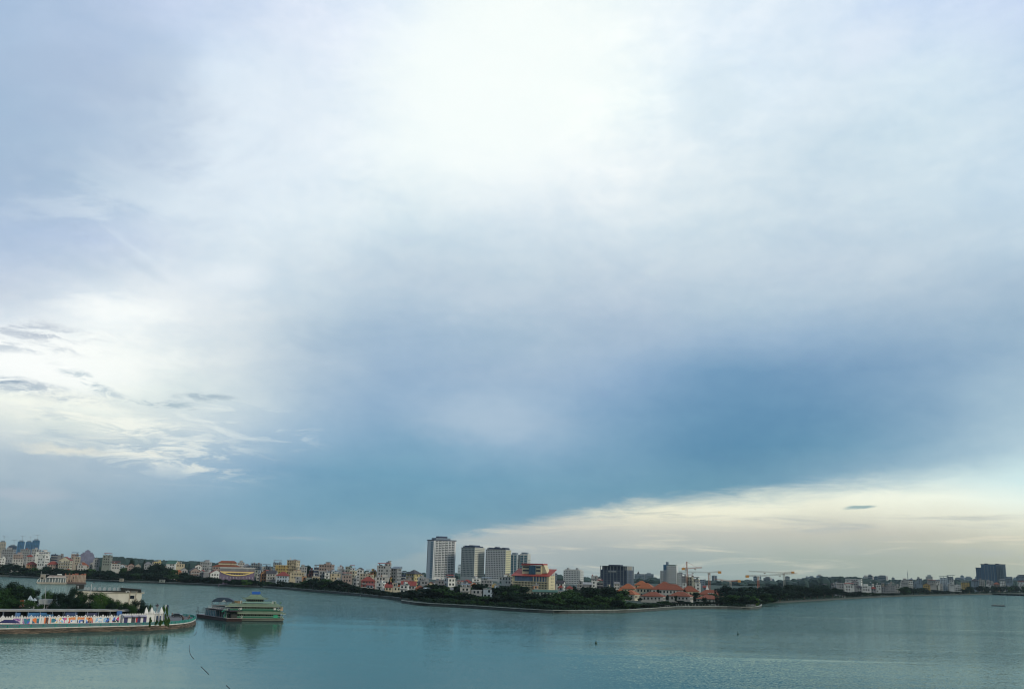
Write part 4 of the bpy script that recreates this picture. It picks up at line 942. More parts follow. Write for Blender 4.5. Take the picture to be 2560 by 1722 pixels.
# big blue-grey tower block, east
def bigt():
    Y = 2250; c = at(2479, 1450, Y); zb = gz(c.x, c.y); k = Y/F; r = thing('tower_complex', 'big blue-grey tower block, broad slab with lower western wing', 'tower block', (c.x, c.y, zb), -math.atan2(c.x, Y), 'high towers', 2479)
    z = lambda y: at(2479, y, Y).z-zb
    for a, b, y, dy, cc in ((-33, -21, 1420, 3, (.09,.18,.27)), (-21, 12, 1411, 0, (.07,.16,.26)), (12, 33, 1410.5, 2, (.17,.24,.29))):  # wall colours made bluer and paler to include distance haze
        MB().box(a*k, b*k, dy, 22+dy, -3, z(y)).build('wall', mat(cc, .6, .2, .1), r)
        put_windows(r, [((a*k, dy), (b*k, dy), (0, -1))], 14, 3.4, z(y)-49, 1.7, 1.8, 1.9, mat((.035,.08,.13), .3, .2), 33, 0, margin=.5)
        MB().box(a*k-.5, b*k+.5, dy-.5, dy+22.5, z(y), z(y)+1.2).build('cornice', M('navy'), r)
    for x in (-13, 11): MB().box(x*k, (x+8)*k, 5, 14, z(1411)+1.2, z(1408)).build('plant_room', M('navy'), r)
    m = MB()
    for x in (-14, -7, 0, 6, 14, 20, 27): m.box(x*k, (x+1.2)*k, -1.2, 3, 0, z(1413))
    m.build('pier', mat((.16,.22,.26), .7, .15), r)
bigt()
# ---- red roofed hotel
def hotel():
    Y = 950; k = Y/F; th = R(-24); x0, x1 = 1281, 1388; A, B = at(x0, 1445, Y), at(x1, 1445, Y); cx = (A.x+B.x)/2; phi = math.atan2(cx, Y); d = 15
    w = (B.x-A.x-d*math.sin(-th))/math.cos(th); c = Vector((cx, Y))+Vector((math.cos(-phi), math.sin(-phi)))*(d*math.sin(th)/2); zb = gz(c.x, c.y)
    r = thing('lakeside_hotel', 'yellow hotel with a sweeping red mono-pitch roof and a glazed rooftop block', 'hotel', (c.x, c.y, zb), -phi+th, None, 1335)
    z = lambda y, dd=0: at(1335, y, Y+dd).z-zb
    ye = mat((.58,.53,.34), .8, .15); eave = z(1437.5); rid = z(1421, 13)
    MB().box(-w/2, w/2, 0, d, -2, eave).build('wall', ye, r)
    g = MB(); g.quad((w/2-.01,0,eave),(w/2-.01,d,eave),(w/2-.01,d,rid-.3)); g.quad((-w/2+.01,d,eave),(-w/2+.01,0,eave),(-w/2+.01,d,rid-.3)); g.quad((-w/2,d-.02,eave),(w/2,d-.02,eave),(w/2,d-.02,rid-.3),(-w/2,d-.02,rid-.3)); g.build('gable_wall', M('offwhite'), r)
    rf = MB(); rf.quad((-w/2-1,-1.2,eave-.5),(w/2+1,-1.2,eave-.5),(w/2+1.6,d+.6,rid),(-w/2-1,d+.6,rid)); rf.quad((-w/2-1,-1.2,eave-.9),(-w/2-1,d+.6,rid-.5),(w/2+1.6,d+.6,rid-.5),(w/2+1,-1.2,eave-.9))
    rf.quad((-w/2-1,-1.2,eave-.9),(w/2+1,-1.2,eave-.9),(w/2+1,-1.2,eave-.5),(-w/2-1,-1.2,eave-.5)); rf.quad((w/2+1,-1.2,eave-.9),(w/2+1.6,d+.6,rid-.5),(w/2+1.6,d+.6,rid),(w/2+1,-1.2,eave-.5))
    rf.build('roof', mat((.36,.055,.04), .6, .2, .4), r)
    gb = MB(); gb.box(-w/2+2.5, w/2-3, -.25, -.02, z(1454), z(1438.8)); gb.build('glazing', mat((.09,.15,.24), .25, .35, .35), r)
    piers = MB(); n = 12
    for i in range(n+1): x = -w/2+1+(w-2)*i/n; piers.box(x-.22, x+.22, -.95, -.26, 0, z(1454) if i < 7 else z(1440))
    piers.build('pier', M('palecream'), r)
    sl_ = MB()
    for y in (1454, 1460, 1466, 1472): sl_.box(-w/2, w/2, -1.2, -.03, z(y)-.15, z(y)+.5)
    sl_.build('balcony', ye, r)
    put_windows(r, [((-w/2+1, 0), (w/2-1, 0), (0, -1))], 3, (z(1454)-z(1472))/3, z(1472)+.7, 2.3, 1.6, .8, DK, 48, 0)
    put_windows(r, [((w/2, d*.30), (w/2, d*.72), (1, 0))], 6, 3.0, 2.5, 1.3, 1.3, 3, DK, 24, 0, margin=.1)
    # rooftop block
    bw = w*.5; b0 = z(1431, 4); b1 = z(1413, 4)
    MB().box(-bw*.55, bw*.5, 3, 13, b0-2, b1).build('rooftop_block', ye, r)
    MB().box(-bw*.15, bw*.2, 1.7, 2.95, b0-1.5, b1-.3).build('glass_bay', mat((.03,.09,.15), .2, .3, .4), r)
    for zz in (b0+1.2, b0+4.4): MB().box(-bw*.5, -bw*.18, 2.85, 3.05, zz, zz+1.6).build('window', DK, r); MB().box(bw*.23, bw*.46, 2.85, 3.05, zz, zz+1.6).build('window', DK, r)
    q = MB(); q.prism([(-bw*.6, b1), (bw*.62, b1+.6), (bw*.6, b1+1.9), (-bw*.55, b1+1.9)], 2.0, 13.6); q.build('rooftop_roof', mat((.34,.07,.06), .7, .3, .5), r)
    MB().prism([(bw*.5, b1+.6), (bw*.62, b1+.6), (bw*.8, b0), (bw*.5, b0-.5)], 4, 12).build('stair_wing', ye, r)
    MB().bar((bw*.5, 6, b1+1.9), (bw*.5, 6, b1+5), .12, 4).build('antenna', METAL, r)
hotel()
r, w, d, h = H(1332, 1420, 1474, 830, 'greengrey', 'gable', 'greenroof', 0, label='long low building with a green tin roof among the trees', cat='building', yb=1482, d=8, rise=1.6)
H(1395, 1412, 1478, 780, 'white', 'flat', None, 0, label='tiny white kiosk with arches among the trees', cat='building', yb=1484)
# ---- villa complex, orange-red roofs
for a in [
 (1586,1622,1451,960,'cream','hip','orangeroof',-6,'upper central villa wing with high hip roof',1466,None),
 (1549,1592,1458,935,'cream','hip','orangeroof',-8,'western cream wing of the villa complex',1476,None),
 (1590,1642,1457,900,'palecream','hip','orangeroof',-14,'cream wing with a bright front of six tall windows',1484,None),
 (1646,1678,1453,930,'cream','hip','brickroof',0,'villa roof with small lantern',1462,None),
 (1628,1712,1459,890,'offwhite','hip','brickroof',-4,'longest villa building under a great red hip roof',1488,14),
 (1700,1748,1464,900,'cream','hip','brickroof',6,'eastern villa wing with stepped red roof',1480,None),
 (1537,1566,1472,850,'cream','hip','orangeroof',0,'low orange roofed corner pavilion at the western end',1484,None),
 (1555,1600,1474,830,'palecream','hip','orangeroof',-22,'cream villa with bright orange-red roof nearest the shore trees',1502,None),
 (1602,1664,1479,800,'offwhite','hip','brickroof',-10,'white villa with broad dark red roof and two arched bays',1508,13),
 (1672,1733,1478,810,'offwhite','hip','brickroof',-12,'white villa with broad red roof and cream eastern wall',1506,13),
 (1741,1803,1487,790,'greengrey','hip','brickroof',-6,'low open villa with overgrown verandah',1514,13),
 (1744,1811,1474,860,'cream','hip','brickroof',-6,'villa with white dormer in its long roof',1490,13),
 (1823,1854,1486,820,'beige','hip','orangeroof',0,'small tile roofed villa half hidden behind bushes',1498,None)]:
    r, w, d, h = H(a[0], a[1], a[2], a[3], a[4], a[5], a[6], a[7], label=a[8], cat='villa', yb=a[9], d=a[10], bal=False, ww=1.3, wh=2.0, gap=1.7, skip=0, fh=3.9, group='red roofed villas on the peninsula')
    MB().box(-w/2-.2, w/2+.2, -.2, -.01, h*.48, h*.48+.25).build('string_course', M('offwhite'), r)
    if 'dormer' in a[8]: MB().prism([(-2, h+.2), (2.6, h+.2), (2.6, h+1.3), (-2, h+1.3)], 0, 4).build('dormer', M('white'), r)
    if 'lantern' in a[8]: MB().cyl(1, d/2, h+2, h+4.4, .5, .4, 8).build('lantern', M('offwhite'), r)
c = at(1768, 1475, 930); r = thing('church_spire', 'small white pointed tower rising behind the villa roofs', 'tower', (c.x, c.y, GZ), 0, None, 1768)
zt = at(1768, 1461, 930).z-GZ; MB().box(-1.3, 1.3, -1.3, 1.3, 0, zt-5).build('wall', M('white'), r); MB().frustum(-1.5, 1.5, -1.5, 1.5, zt-5, -.05, .05, -.05, .05, zt).build('spire', M('white'), r)
# long white school, antenna mast, framed buildings in the east
r, w, d, h = H(2114, 2156, 1447, 1750, 'white', 'flat', None, -8, label='long white school building on the eastern skyline', cat='school', yb=1456, d=14, ww=2.6, wh=1.5, top='none', bal=False)
c = at(2270, 1450, 1600); zb = gz(c.x, c.y); r = thing('antenna_mast', 'thin lattice antenna mast above the eastern shore houses', 'mast', (c.x, c.y, zb), 0, None, 2270)
zt = at(2270, 1424, 1600).z-zb; m = MB()
for a in range(3): an = a*2.094; m.bar((1.3*math.cos(an), 1.3*math.sin(an), 0), (.2*math.cos(an), .2*math.sin(an), zt*.9), .16, 4)
for k in range(16): z_ = zt*.9*k/16; q = 1.3-1.1*k/16; m.bar((q, 0, z_), (-q*.5, q*.87, z_+zt/18), .1, 3); m.bar((-q*.5, -q*.87, z_), (q, 0, z_+zt/18), .1, 3)
m.build('lattice', M('bluegrey'), r); MB().bar((0, 0, zt*.88), (0, 0, zt), .12, 4).build('antenna', M('bluegrey'), r)
for (a, b, y, lab) in ((2350, 2369, 1439, 'pale building crowned by an open frame'), (2369, 2384, 1437, 'blue-grey tower with flat overhanging top')):
    r, w, d, h = H(a, b, y+4, 1950, 'paleblue' if a == 2350 else 'bluegrey', 'plain', None, 0, label=lab, cat='apartment block', yb=1460, bal=False)
    m = MB(); m.box(-w/2-.6, w/2+3, -.6, d+.6, h+2.4, h+3.2); [m.box(x-.4, x+.4, .5, 1.3, h, h+2.4) for x in (-w/2+.6, 0, w/2-.6)]; m.build('roof_frame', M('bluegrey'), r)
r, w, d, h = H(2084, 2116, 1490, 1085, 'white', 'hip', 'greyroof', 0, label='white lakeside boathouse with red railing on the eastern shore', cat='boathouse', yb=1496, d=6, rise=.8)
# ---------------------------------------------------------------- cranes
ORANGE = mat((.40,.14,.075), .6, .15, .5); CRGREY = mat((.33,.33,.30), .6, .15, .5); YEL = mat((.50,.24,.05), .6, .1, .5)
def lattice(mb, p, q, s, n, r=.16):
    p, q = Vector(p), Vector(q); d = (q-p); up = Vector((0, 1, 0)) if abs(d.normalized().z) > .8 else Vector((0, 0, 1)); sd_ = d.cross(up).normalized()*s; u = sd_.cross(d).normalized()*s
    cs = [sd_+u, -sd_+u, -sd_-u, sd_-u]
    for c in cs: mb.bar(p+c, q+c, r, 4)
    for k in range(n):
        a, b = p+d*(k/n), p+d*((k+1)/n)
        for i in range(4): mb.bar(a+cs[i], b+cs[(i+1) % 4], r*.7, 3)
def crane(mx, ytop, Y, jx, jy0, cx_, cy0, jy1, mastc, jibc, lab, s=1.0, px_mast=1.1, apex=8):
    c = at(mx, 1465, Y); zb = gz(c.x, c.y); r = thing('tower_crane', lab, 'crane', (c.x, c.y, zb), 0, 'cranes over the building sites', mx)
    P = lambda x, y: at(x, y, Y)-Vector((c.x, c.y, zb))
    top = P(mx, ytop); m = MB(); lattice(m, (0, 0, 0), top, .85*s*px_mast, 18, .13); m.build('mast', mastc, r)
    j = MB(); ji = P(jx, jy1); lattice(j, top+Vector((0, 0, .3)), ji, .55*s, 26, .11); j.build('jib', jibc, r)
    k = MB(); kc = P(cx_, cy0); lattice(k, top+Vector((0, 0, .3)), kc, .6*s, 7, .15); k.build('counter_jib', jibc, r)
    MB().box(kc.x-1.7, kc.x+1.7, -1, 1, kc.z-2.0, kc.z+.6).build('counterweight', YEL, r)
    MB().box(top.x-1.6, top.x+.2, -1.6, .8, top.z-2.4, top.z-.2).build('cab', CRGREY, r)
    if apex:
        a = MB(); ap = top+Vector((0, 0, apex)); lattice(a, top+Vector((0, 0, .4)), ap, .5, 3, .16); a.bar(ap, (top*.35+ji*.65)+Vector((0, 0, .7)), .1, 3); a.bar(ap, kc+Vector((0, 0, .7)), .1, 3); a.build('apex', mastc, r)
    t = MB(); tp = top*.45+ji*.55; t.box(tp.x-1, tp.x+1, -.7, .7, tp.z-1.9, tp.z-.9); t.bar((tp.x, 0, tp.z-1.5), (tp.x, 0, tp.z-7), .08, 3); t.build('trolley', CRGREY, r)
crane(1717, 1421, 1150, 1755, 1, 1708, 1420, 1418, ORANGE, ORANGE, 'orange tower crane with tall apex behind the villa roofs', apex=8)
crane(1773, 1431, 1120, 1698, 1, 1799, 1428.5, 1428.5, ORANGE, CRGREY, 'flat-topped crane with orange mast and long grey jib towards the stepped high-rise', apex=0)
crane(1826.5, 1452, 1150, 1788, 1, 1848, 1450.5, 1447, CRGREY, ORANGE, 'smaller crane with grey mast and orange jib above a green net box', apex=0)
crane(1895, 1440, 1080, 1994, 1, 1868, 1438.5, 1432, ORANGE, CRGREY, 'crane with orange-red mast rising from the shore trees', apex=0)
crane(1960, 1432, 1180, 1872, 1, 1982, 1429, 1427, CRGREY, CRGREY, 'crane with slender grey mast and yellow counterweight', apex=0)
c = at(1828, 1484, 1150); MB().box(-3.4, 3.4, -3, 3, 0, 5.5).build('site_box', mat((.03,.22,.20), .8, .2), None, (c.x, c.y, at(1828, 1487, 1150).z)); tag(bpy.context.scene.objects['site_box'], 'teal netted box at the foot of the smaller crane', 'container')
# long white construction sheds at the crane feet
for i, (a, b, y, Y) in enumerate(((1880, 1901, 1488.5, 960), (1912, 1922, 1488, 965), (1952, 1962, 1487, 985))):
    A, B = at(a, y, Y), at(b, y, Y); r = thing('site_shed', 'long white flat roofed construction shed' if i == 0 else 'small white roofed construction shed', 'shed', ((A.x+B.x)/2, Y, GZ), 0, 'sheds on the construction shore', (a+b)/2)
    w = (B.x-A.x); h = A.z-GZ; MB().box(-w/2+.3, w/2-.3, .3, 4, -.5, h-.4).build('wall', M('grey'), r); MB().box(-w/2, w/2, 0, 4.3, h-.4, h).build('roof', M('white'), r)
# ---------------------------------------------------------------- hazy far skyline and infill town houses
rs = random.Random(21)
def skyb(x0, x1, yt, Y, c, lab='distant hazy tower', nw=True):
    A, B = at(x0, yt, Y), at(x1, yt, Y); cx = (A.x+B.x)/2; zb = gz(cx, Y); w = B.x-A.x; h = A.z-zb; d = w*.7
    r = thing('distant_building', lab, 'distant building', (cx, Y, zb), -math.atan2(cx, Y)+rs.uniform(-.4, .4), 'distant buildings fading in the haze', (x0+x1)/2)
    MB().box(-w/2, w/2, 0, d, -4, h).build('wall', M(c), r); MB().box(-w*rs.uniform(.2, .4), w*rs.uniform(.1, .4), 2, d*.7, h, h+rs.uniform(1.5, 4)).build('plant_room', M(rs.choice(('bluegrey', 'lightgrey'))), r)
    if nw:
        m = MB(); nf = max(2, int(min(h, 30)/4))
        for f_ in range(nf): m.box(-w*.42, w*.42, -.15, .05, h-2.6-f_*4, h-1-f_*4)
        m.build('window_band', GLASSB, r)
for a in [(2013,2023,1443),(2022,2035,1441),(2044,2057,1438.5),(2160,2171,1440),(2169,2181,1438),(2183,2194,1441),(2194,2215,1439),(2229,2236,1444),(2317,2331,1440),(2388,2402,1444),(2401,2409,1438.5),(2413,2430,1442.5),(2440,2448,1441),(2540,2549,1440),
          (1883,1893,1440.5),(1899,1903,1440),(1908,1926,1444),(1963,1974,1440.5),(1990,2000,1447),(2002,2012,1447),(2274,2281,1446),(1930,1936,1449),(2100,2112,1447),(2072,2082,1447),(1636,1648,1452),(1760,1766,1449),(1864,1872,1449),(2532,2541,1445)]:
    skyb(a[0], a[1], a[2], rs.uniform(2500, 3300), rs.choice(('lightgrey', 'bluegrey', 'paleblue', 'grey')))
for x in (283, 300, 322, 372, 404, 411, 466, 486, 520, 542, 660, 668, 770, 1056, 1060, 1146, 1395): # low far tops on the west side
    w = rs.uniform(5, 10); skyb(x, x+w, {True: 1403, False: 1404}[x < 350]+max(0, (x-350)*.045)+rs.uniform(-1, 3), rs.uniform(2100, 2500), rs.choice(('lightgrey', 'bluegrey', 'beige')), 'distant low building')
SKYL = [(-100,1398),(60,1396),(250,1402),(300,1411),(420,1410),(520,1415),(640,1418),(760,1424),(900,1433),(960,1440),(1060,1447),(1200,1452),(1400,1456),(1500,1460),(1860,1456),(2000,1458),(2100,1456),(2260,1450),(2400,1450),(2600,1454)]
SHY = [(-100,1180),(300,1100),(600,1010),(900,880),(1050,780),(1300,760),(1500,800),(1860,1020),(2000,1080),(2250,1250),(2600,1500)]
cls = ['offwhite','lightgrey','cream','pink','white','beige','grey','palecream','paleblue','orange','greengrey','yellow','greyroof','bluegrey']
adj = {'offwhite':'off-white','lightgrey':'light grey','cream':'cream','pink':'pinkish','white':'white','beige':'beige','grey':'grey','palecream':'pale cream','paleblue':'pale blue','orange':'ochre','greengrey':'grey-green','yellow':'yellow','greyroof':'dark grey','bluegrey':'blue-grey'}
wts = [6,6,4,4,5,4,4,3,2,1,2,1,3,3]
nauto = 0
def auto_house(x, Y, dy):
    cl = rs.choices(cls, wts)[0]; w = rs.uniform(9, 22)*1000/Y*1.0; yt = lerp_tab(SKYL, x)+dy
    if at(x, yt, Y).z-gz(x, Y) < 5: yt = pix(Vector((at(x, yt, Y).x, Y, gz(0, Y)+rs.uniform(6, 12))))[1]
    rf = rs.choices(('flat', 'hip', 'front', 'gable', 'shed'), (8, 2, 2, 1.5, 1))[0]; rc = rs.choice(('redroof', 'brickroof', 'darkroof', 'greyroof', 'redroof', 'orangeroof'))
    rn = {'redroof': 'red roof', 'brickroof': 'brick red roof', 'darkroof': 'dark roof', 'greyroof': 'grey roof', 'orangeroof': 'orange roof'}[rc]
    lab = ('narrow ' if w < 12 else 'wide ' if w > 17 else 'small ')+adj[cl]+' house '+('with flat top' if rf == 'flat' else 'under '+rn)
    H(x-w/2, x+w/2, yt, Y, cl, rf, rc, rs.choice((0, 0, -15, 12, -25)), label=lab, cat='house', yb=yt+10, limit=24)
for x in range(-10, 1560, 17):
    xx = x+rs.uniform(-5, 5)
    if 240 < xx < 560 and rs.random() < .65: continue
    auto_house(xx, lerp_tab(SHY, xx)*rs.uniform(1.16, 1.5), rs.uniform(0, 9))
for x in range(0, 1200, 34):
    xx = x+rs.uniform(-9, 9)
    if 230 < xx < 500: continue
    auto_house(xx, lerp_tab(SHY, xx)*1.05+25, rs.uniform(12, 26))
for x in range(2060, 2580, 24):
    auto_house(x+rs.uniform(-6, 6), lerp_tab(SHY, x)*rs.uniform(1.2, 1.5), rs.uniform(3, 11))
# ---------------------------------------------------------------- far woods, one mass beyond counting
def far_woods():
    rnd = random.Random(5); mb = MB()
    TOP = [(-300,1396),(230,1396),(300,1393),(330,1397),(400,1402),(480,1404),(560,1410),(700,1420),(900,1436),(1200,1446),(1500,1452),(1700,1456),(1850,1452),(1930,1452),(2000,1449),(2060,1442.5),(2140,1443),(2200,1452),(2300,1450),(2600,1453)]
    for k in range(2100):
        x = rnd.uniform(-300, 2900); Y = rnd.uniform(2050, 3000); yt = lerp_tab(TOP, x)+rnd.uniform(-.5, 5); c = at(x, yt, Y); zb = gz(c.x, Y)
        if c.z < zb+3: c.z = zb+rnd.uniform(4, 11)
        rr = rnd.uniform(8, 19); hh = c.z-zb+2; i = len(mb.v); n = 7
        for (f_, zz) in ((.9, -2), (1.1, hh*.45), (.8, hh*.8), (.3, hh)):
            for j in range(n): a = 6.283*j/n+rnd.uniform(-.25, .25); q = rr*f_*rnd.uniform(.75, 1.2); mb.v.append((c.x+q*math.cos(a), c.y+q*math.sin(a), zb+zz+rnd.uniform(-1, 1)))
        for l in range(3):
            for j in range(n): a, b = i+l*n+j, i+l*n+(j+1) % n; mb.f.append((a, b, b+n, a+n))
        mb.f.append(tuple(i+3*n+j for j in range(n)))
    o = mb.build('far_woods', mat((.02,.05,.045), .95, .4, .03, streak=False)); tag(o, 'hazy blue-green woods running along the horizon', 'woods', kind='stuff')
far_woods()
# ---------------------------------------------------------------- shore trees
rt = random.Random(3)
TREES = [ # x0, x1, step, top row(px), Y beyond shore, width m, hue, kind
 (-20, 560, 21, [(-20,1402),(30,1402),(60,1412),(100,1416),(200,1419),(240,1421),(290,1424),(330,1417),(370,1410),(400,1406),(425,1413),(450,1428),(520,1440),(560,1446)], 42, 15, 'dark'),
 (-20, 1010, 18, [(-20,1420),(60,1424),(250,1424),(300,1430),(450,1430),(480,1438),(560,1446),(620,1448),(700,1452),(760,1457),(770,1448),(800,1444),(840,1446),(880,1458),(930,1462),(960,1476),(1010,1480)], 12, 13, 'dark'),
 (1003, 1290, 15, [(1003,1478),(1040,1474),(1060,1478),(1085,1462),(1108,1458),(1120,1474),(1150,1478),(1180,1482),(1215,1492),(1250,1490),(1290,1470)], 38, 13, 'dark'),
 (1080, 1280, 22, [(1080,1456),(1106,1456),(1120,1466),(1165,1458),(1195,1456),(1215,1468),(1262,1456),(1280,1456)], 170, 16, 'dark'),
 (1265, 1545, 20, [(1265,1458),(1290,1456),(1310,1468),(1340,1482),(1400,1482),(1425,1470),(1445,1472),(1490,1462),(1520,1458),(1545,1466)], 75, 15, 'dark'),
 (1290, 1545, 22, [(1290,1480),(1350,1492),(1420,1490),(1545,1486)], 30, 12, 'mid'),
 (1545, 1830, 17, [(1545,1494),(1570,1500),(1600,1503),(1640,1502),(1665,1498),(1680,1501),(1740,1503),(1800,1502),(1830,1494)], 16, 9, 'dark'),
 (1735, 1800, 24, [(1735,1482),(1800,1478)], 105, 9, 'dark'),
 (1805, 1905, 13, [(1805,1486),(1830,1484),(1860,1484),(1890,1490),(1905,1500)], 18, 11, 'mid'),
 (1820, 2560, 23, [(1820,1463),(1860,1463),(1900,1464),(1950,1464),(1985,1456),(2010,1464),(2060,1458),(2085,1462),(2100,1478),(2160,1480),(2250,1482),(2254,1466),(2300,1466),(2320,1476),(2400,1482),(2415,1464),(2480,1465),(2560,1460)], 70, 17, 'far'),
 (1910, 2570, 19, [(1910,1482),(1960,1474),(2010,1466),(2080,1468),(2110,1475),(2160,1475),(2190,1481),(2250,1482),(2254,1464),(2300,1466),(2325,1474),(2400,1476),(2420,1465),(2480,1464),(2560,1461)], 14, 14, 'dark'),
 (1040, 1545, 21, [(1040,1500),(1100,1502),(1200,1508),(1300,1510),(1400,1512),(1545,1512)], 16, 6, 'mid'),
]
for ti, (a, b, st, top, back, wd, hue) in enumerate(TREES):
    x = a
    while x < b:
        xx = x+rt.uniform(-4, 4); Y = shoreY(xx)+back*rt.uniform(.9, 1.4); y = lerp_tab(top, xx)+rt.uniform(-3, 6)*(1000/Y)
        h2 = hue if rt.random() < .8 else ('mid' if hue == 'dark' else 'dark')
        kw = dict(label='low leafy shrub', group='shrubs along the peninsula lawn', name='shore_shrub') if wd < 8 else {}
        tree_px(xx, y, (wd*1.55 if wd > 8 else wd)*rt.uniform(.8, 1.25)*F/Y, Y, h2, 'far' if Y > 1150 else 'mid', **kw)
        x += st*rt.uniform(.8, 1.25)
for x in range(-10, 1500, 36):
    xx = x+rt.uniform(-9, 9)
    if 1280 < xx < 1395: continue
    tree_px(xx, lerp_tab(SKYL, xx)+rt.uniform(6, 15), rt.uniform(14, 24), max(lerp_tab(SHY, xx)*1.12, shoreY(xx)+60)*rt.uniform(1, 1.2), rt.choice(('dark', 'dark', 'mid')), 'far', group='trees between the town houses')
for (x, y, w_, Y) in ((548,1444,26,1015),(566,1446,26,1020),(585,1446,28,1015),(604,1446,26,1012),(625,1447,26,1010),(1644,1470,14,862),(1712,1472,15,868),(1624,1476,13,838),(1690,1486,12,800),(1575,1490,14,815),(1760,1490,14,778),(1792,1494,14,776),(1668,1484,16,835),(1737,1486,18,835),(1600,1492,14,800),(1302,1468,20,740),(1290,1460,22,800),(330,1393.5,18,1600),(361,1396,12,1800),(766,1410,34,1260),(1852,1492,30,790),(1893,1494,22,775),(615,1447,34,985),(655,1450,16,985)):
    tree_px(x, y, w_, Y, 'bright' if (x in (1302, 1893, 615)) else 'dark', 'mid')
for (x, y, w_, Y) in ((975,1441,5,900),(982,1440,6,900)): tree_px(x, y, w_*1.3, Y, 'dark', 'mid', label='tall slender cypress', name='cypress_tree')
# ---------------------------------------------------------------- near island
QZ = 1.7
ISL = [(-250,1590),(-100,1586),(0,1584),(120,1581.5),(240,1578),(330,1576),(400,1573.5),(445,1570.5),(470,1567),(482,1562.5),(486.5,1558.5)]
ISLB = [(485.5,1545),(478,1542.5),(462,1541),(440,1539.5),(420,1536.5),(395,1530),(340,1519),(260,1511),(120,1504),(0,1500),(-150,1498),(-400,1496)]
isl = smooth2([gp(*q) for q in ISL], 2)
islb = smooth2([isl[-1]]+[gp(q[0], q[1], QZ) for q in ISLB], 1)
PROM = ground_mat((.08,.09,.10), (.15,.15,.155), .25)
struct(poly_mesh(isl+islb[1:], QZ, 'quay_ground', PROM), 'paved grey-green quay ground of the near island')
BANK = bpy.data.materials.new('bank_stone'); BANK.use_nodes = True
def bank_material(m):
    t = m.node_tree; b = t.nodes['Principled BSDF']; b.inputs['Roughness'].default_value = .95; N, L = t.nodes.new, t.links.new
    g = N('ShaderNodeNewGeometry'); mp = N('ShaderNodeMapping'); L(g.outputs['Position'], mp.inputs[0]); mp.inputs['Scale'].default_value = (.35, .35, 3.2)
    n = N('ShaderNodeTexNoise'); n.inputs['Scale'].default_value = 1.0; n.inputs['Detail'].default_value = 8; n.inputs['Roughness'].default_value = .7; L(mp.outputs[0], n.inputs['Vector'])
    cr = N('ShaderNodeValToRGB'); L(n.outputs[0], cr.inputs[0]); e = cr.color_ramp.elements
    e[0].position = .36; e[0].color = (.012, .014, .010, 1); e[1].position = .68; e[1].color = (.22, .16, .11, 1); k = e.new(.5); k.color = (.07, .055, .038, 1)
    L(cr.outputs[0], b.inputs['Base Color']); bp = N('ShaderNodeBump'); bp.inputs['Strength'].default_value = .8; bp.inputs['Distance'].default_value = .3; L(n.outputs[0], bp.inputs['Height']); L(bp.outputs[0], b.inputs['Normal'])
bank_material(BANK)
def quay():
    e = thing('quay_wall', 'weathered brown stone quay wall with pale rim around the near island', 'quay'); rnd = random.Random(9)
    full = isl+islb[1:8]; o = [offs(full, d_) for d_ in (-.9, -.55, -.5, -.1, 0)]; zz = (-1.2, .55, .75, 1.35, QZ-.02); m = MB()
    for i in range(len(full)-1):
        for l in range(4):
            m.quad((*o[l][i], zz[l]), (*o[l][i+1], zz[l]), (*o[l+1][i+1], zz[l+1]), (*o[l+1][i], zz[l+1]))
    m.build('bank', BANK, e)
    a, b = offs(full, -.3), offs(full, .35); r_ = MB()
    for i in range(len(full)-1):
        z0, z1 = QZ-.15, QZ+.22
        r_.quad((*a[i],z0),(*a[i+1],z0),(*a[i+1],z1),(*a[i],z1)); r_.quad((*a[i],z1),(*a[i+1],z1),(*b[i+1],z1),(*b[i],z1)); r_.quad((*b[i+1],z0),(*b[i],z0),(*b[i],z1),(*b[i+1],z1))
    r_.build('rim', mat((.55,.55,.50), .85, .3, .5), e)
    # turquoise balustrade
    TQ = mat((.03,.25,.21), .7, .3, .4); f = thing('balustrade', 'turquoise painted balustrade along the promenade edge', 'railing')
    c_ = offs(full, .05); dist = 0; rails = MB(); posts = MB(); bal = MB()
    for i in range(len(full)-1):
        p, q = Vector((*c_[i], 0)), Vector((*c_[i+1], 0)); L_ = (q-p).length; up = Vector((0, 0, QZ+.2))
        rails.bar(p+up+Vector((0,0,.9)), q+up+Vector((0,0,.9)), .09, 5); rails.bar(p+up+Vector((0,0,.12)), q+up+Vector((0,0,.12)), .06, 4)
        n = max(1, int(L_/.38))
        for k in range(n): s = p+(q-p)*(k/n)+up; bal.bar(s, s+Vector((0,0,.9)), .075, 4)
        posts.box(p.x-.16, p.x+.16, p.y-.16, p.y+.16, QZ+.2, QZ+1.25)
    rails.build('rail', TQ, f); posts.build('post', TQ, f); bal.build('baluster', TQ, f)
    # turquoise painted strip of paving behind it
    s0, s1 = offs(isl, .5), offs(isl, 5.5); m = MB()
    for i in range(len(isl)-1): m.quad((*s0[i], QZ+.006), (*s0[i+1], QZ+.006), (*s1[i+1], QZ+.006), (*s1[i], QZ+.006))
    struct(m.build('promenade_path', mat((.035,.17,.15), .9, .45, .6, streak=False)), 'turquoise painted promenade paving')
quay()
def Pg(px, py, z=QZ): p = on(px, py, z); return Vector((p.x, p.y, z))
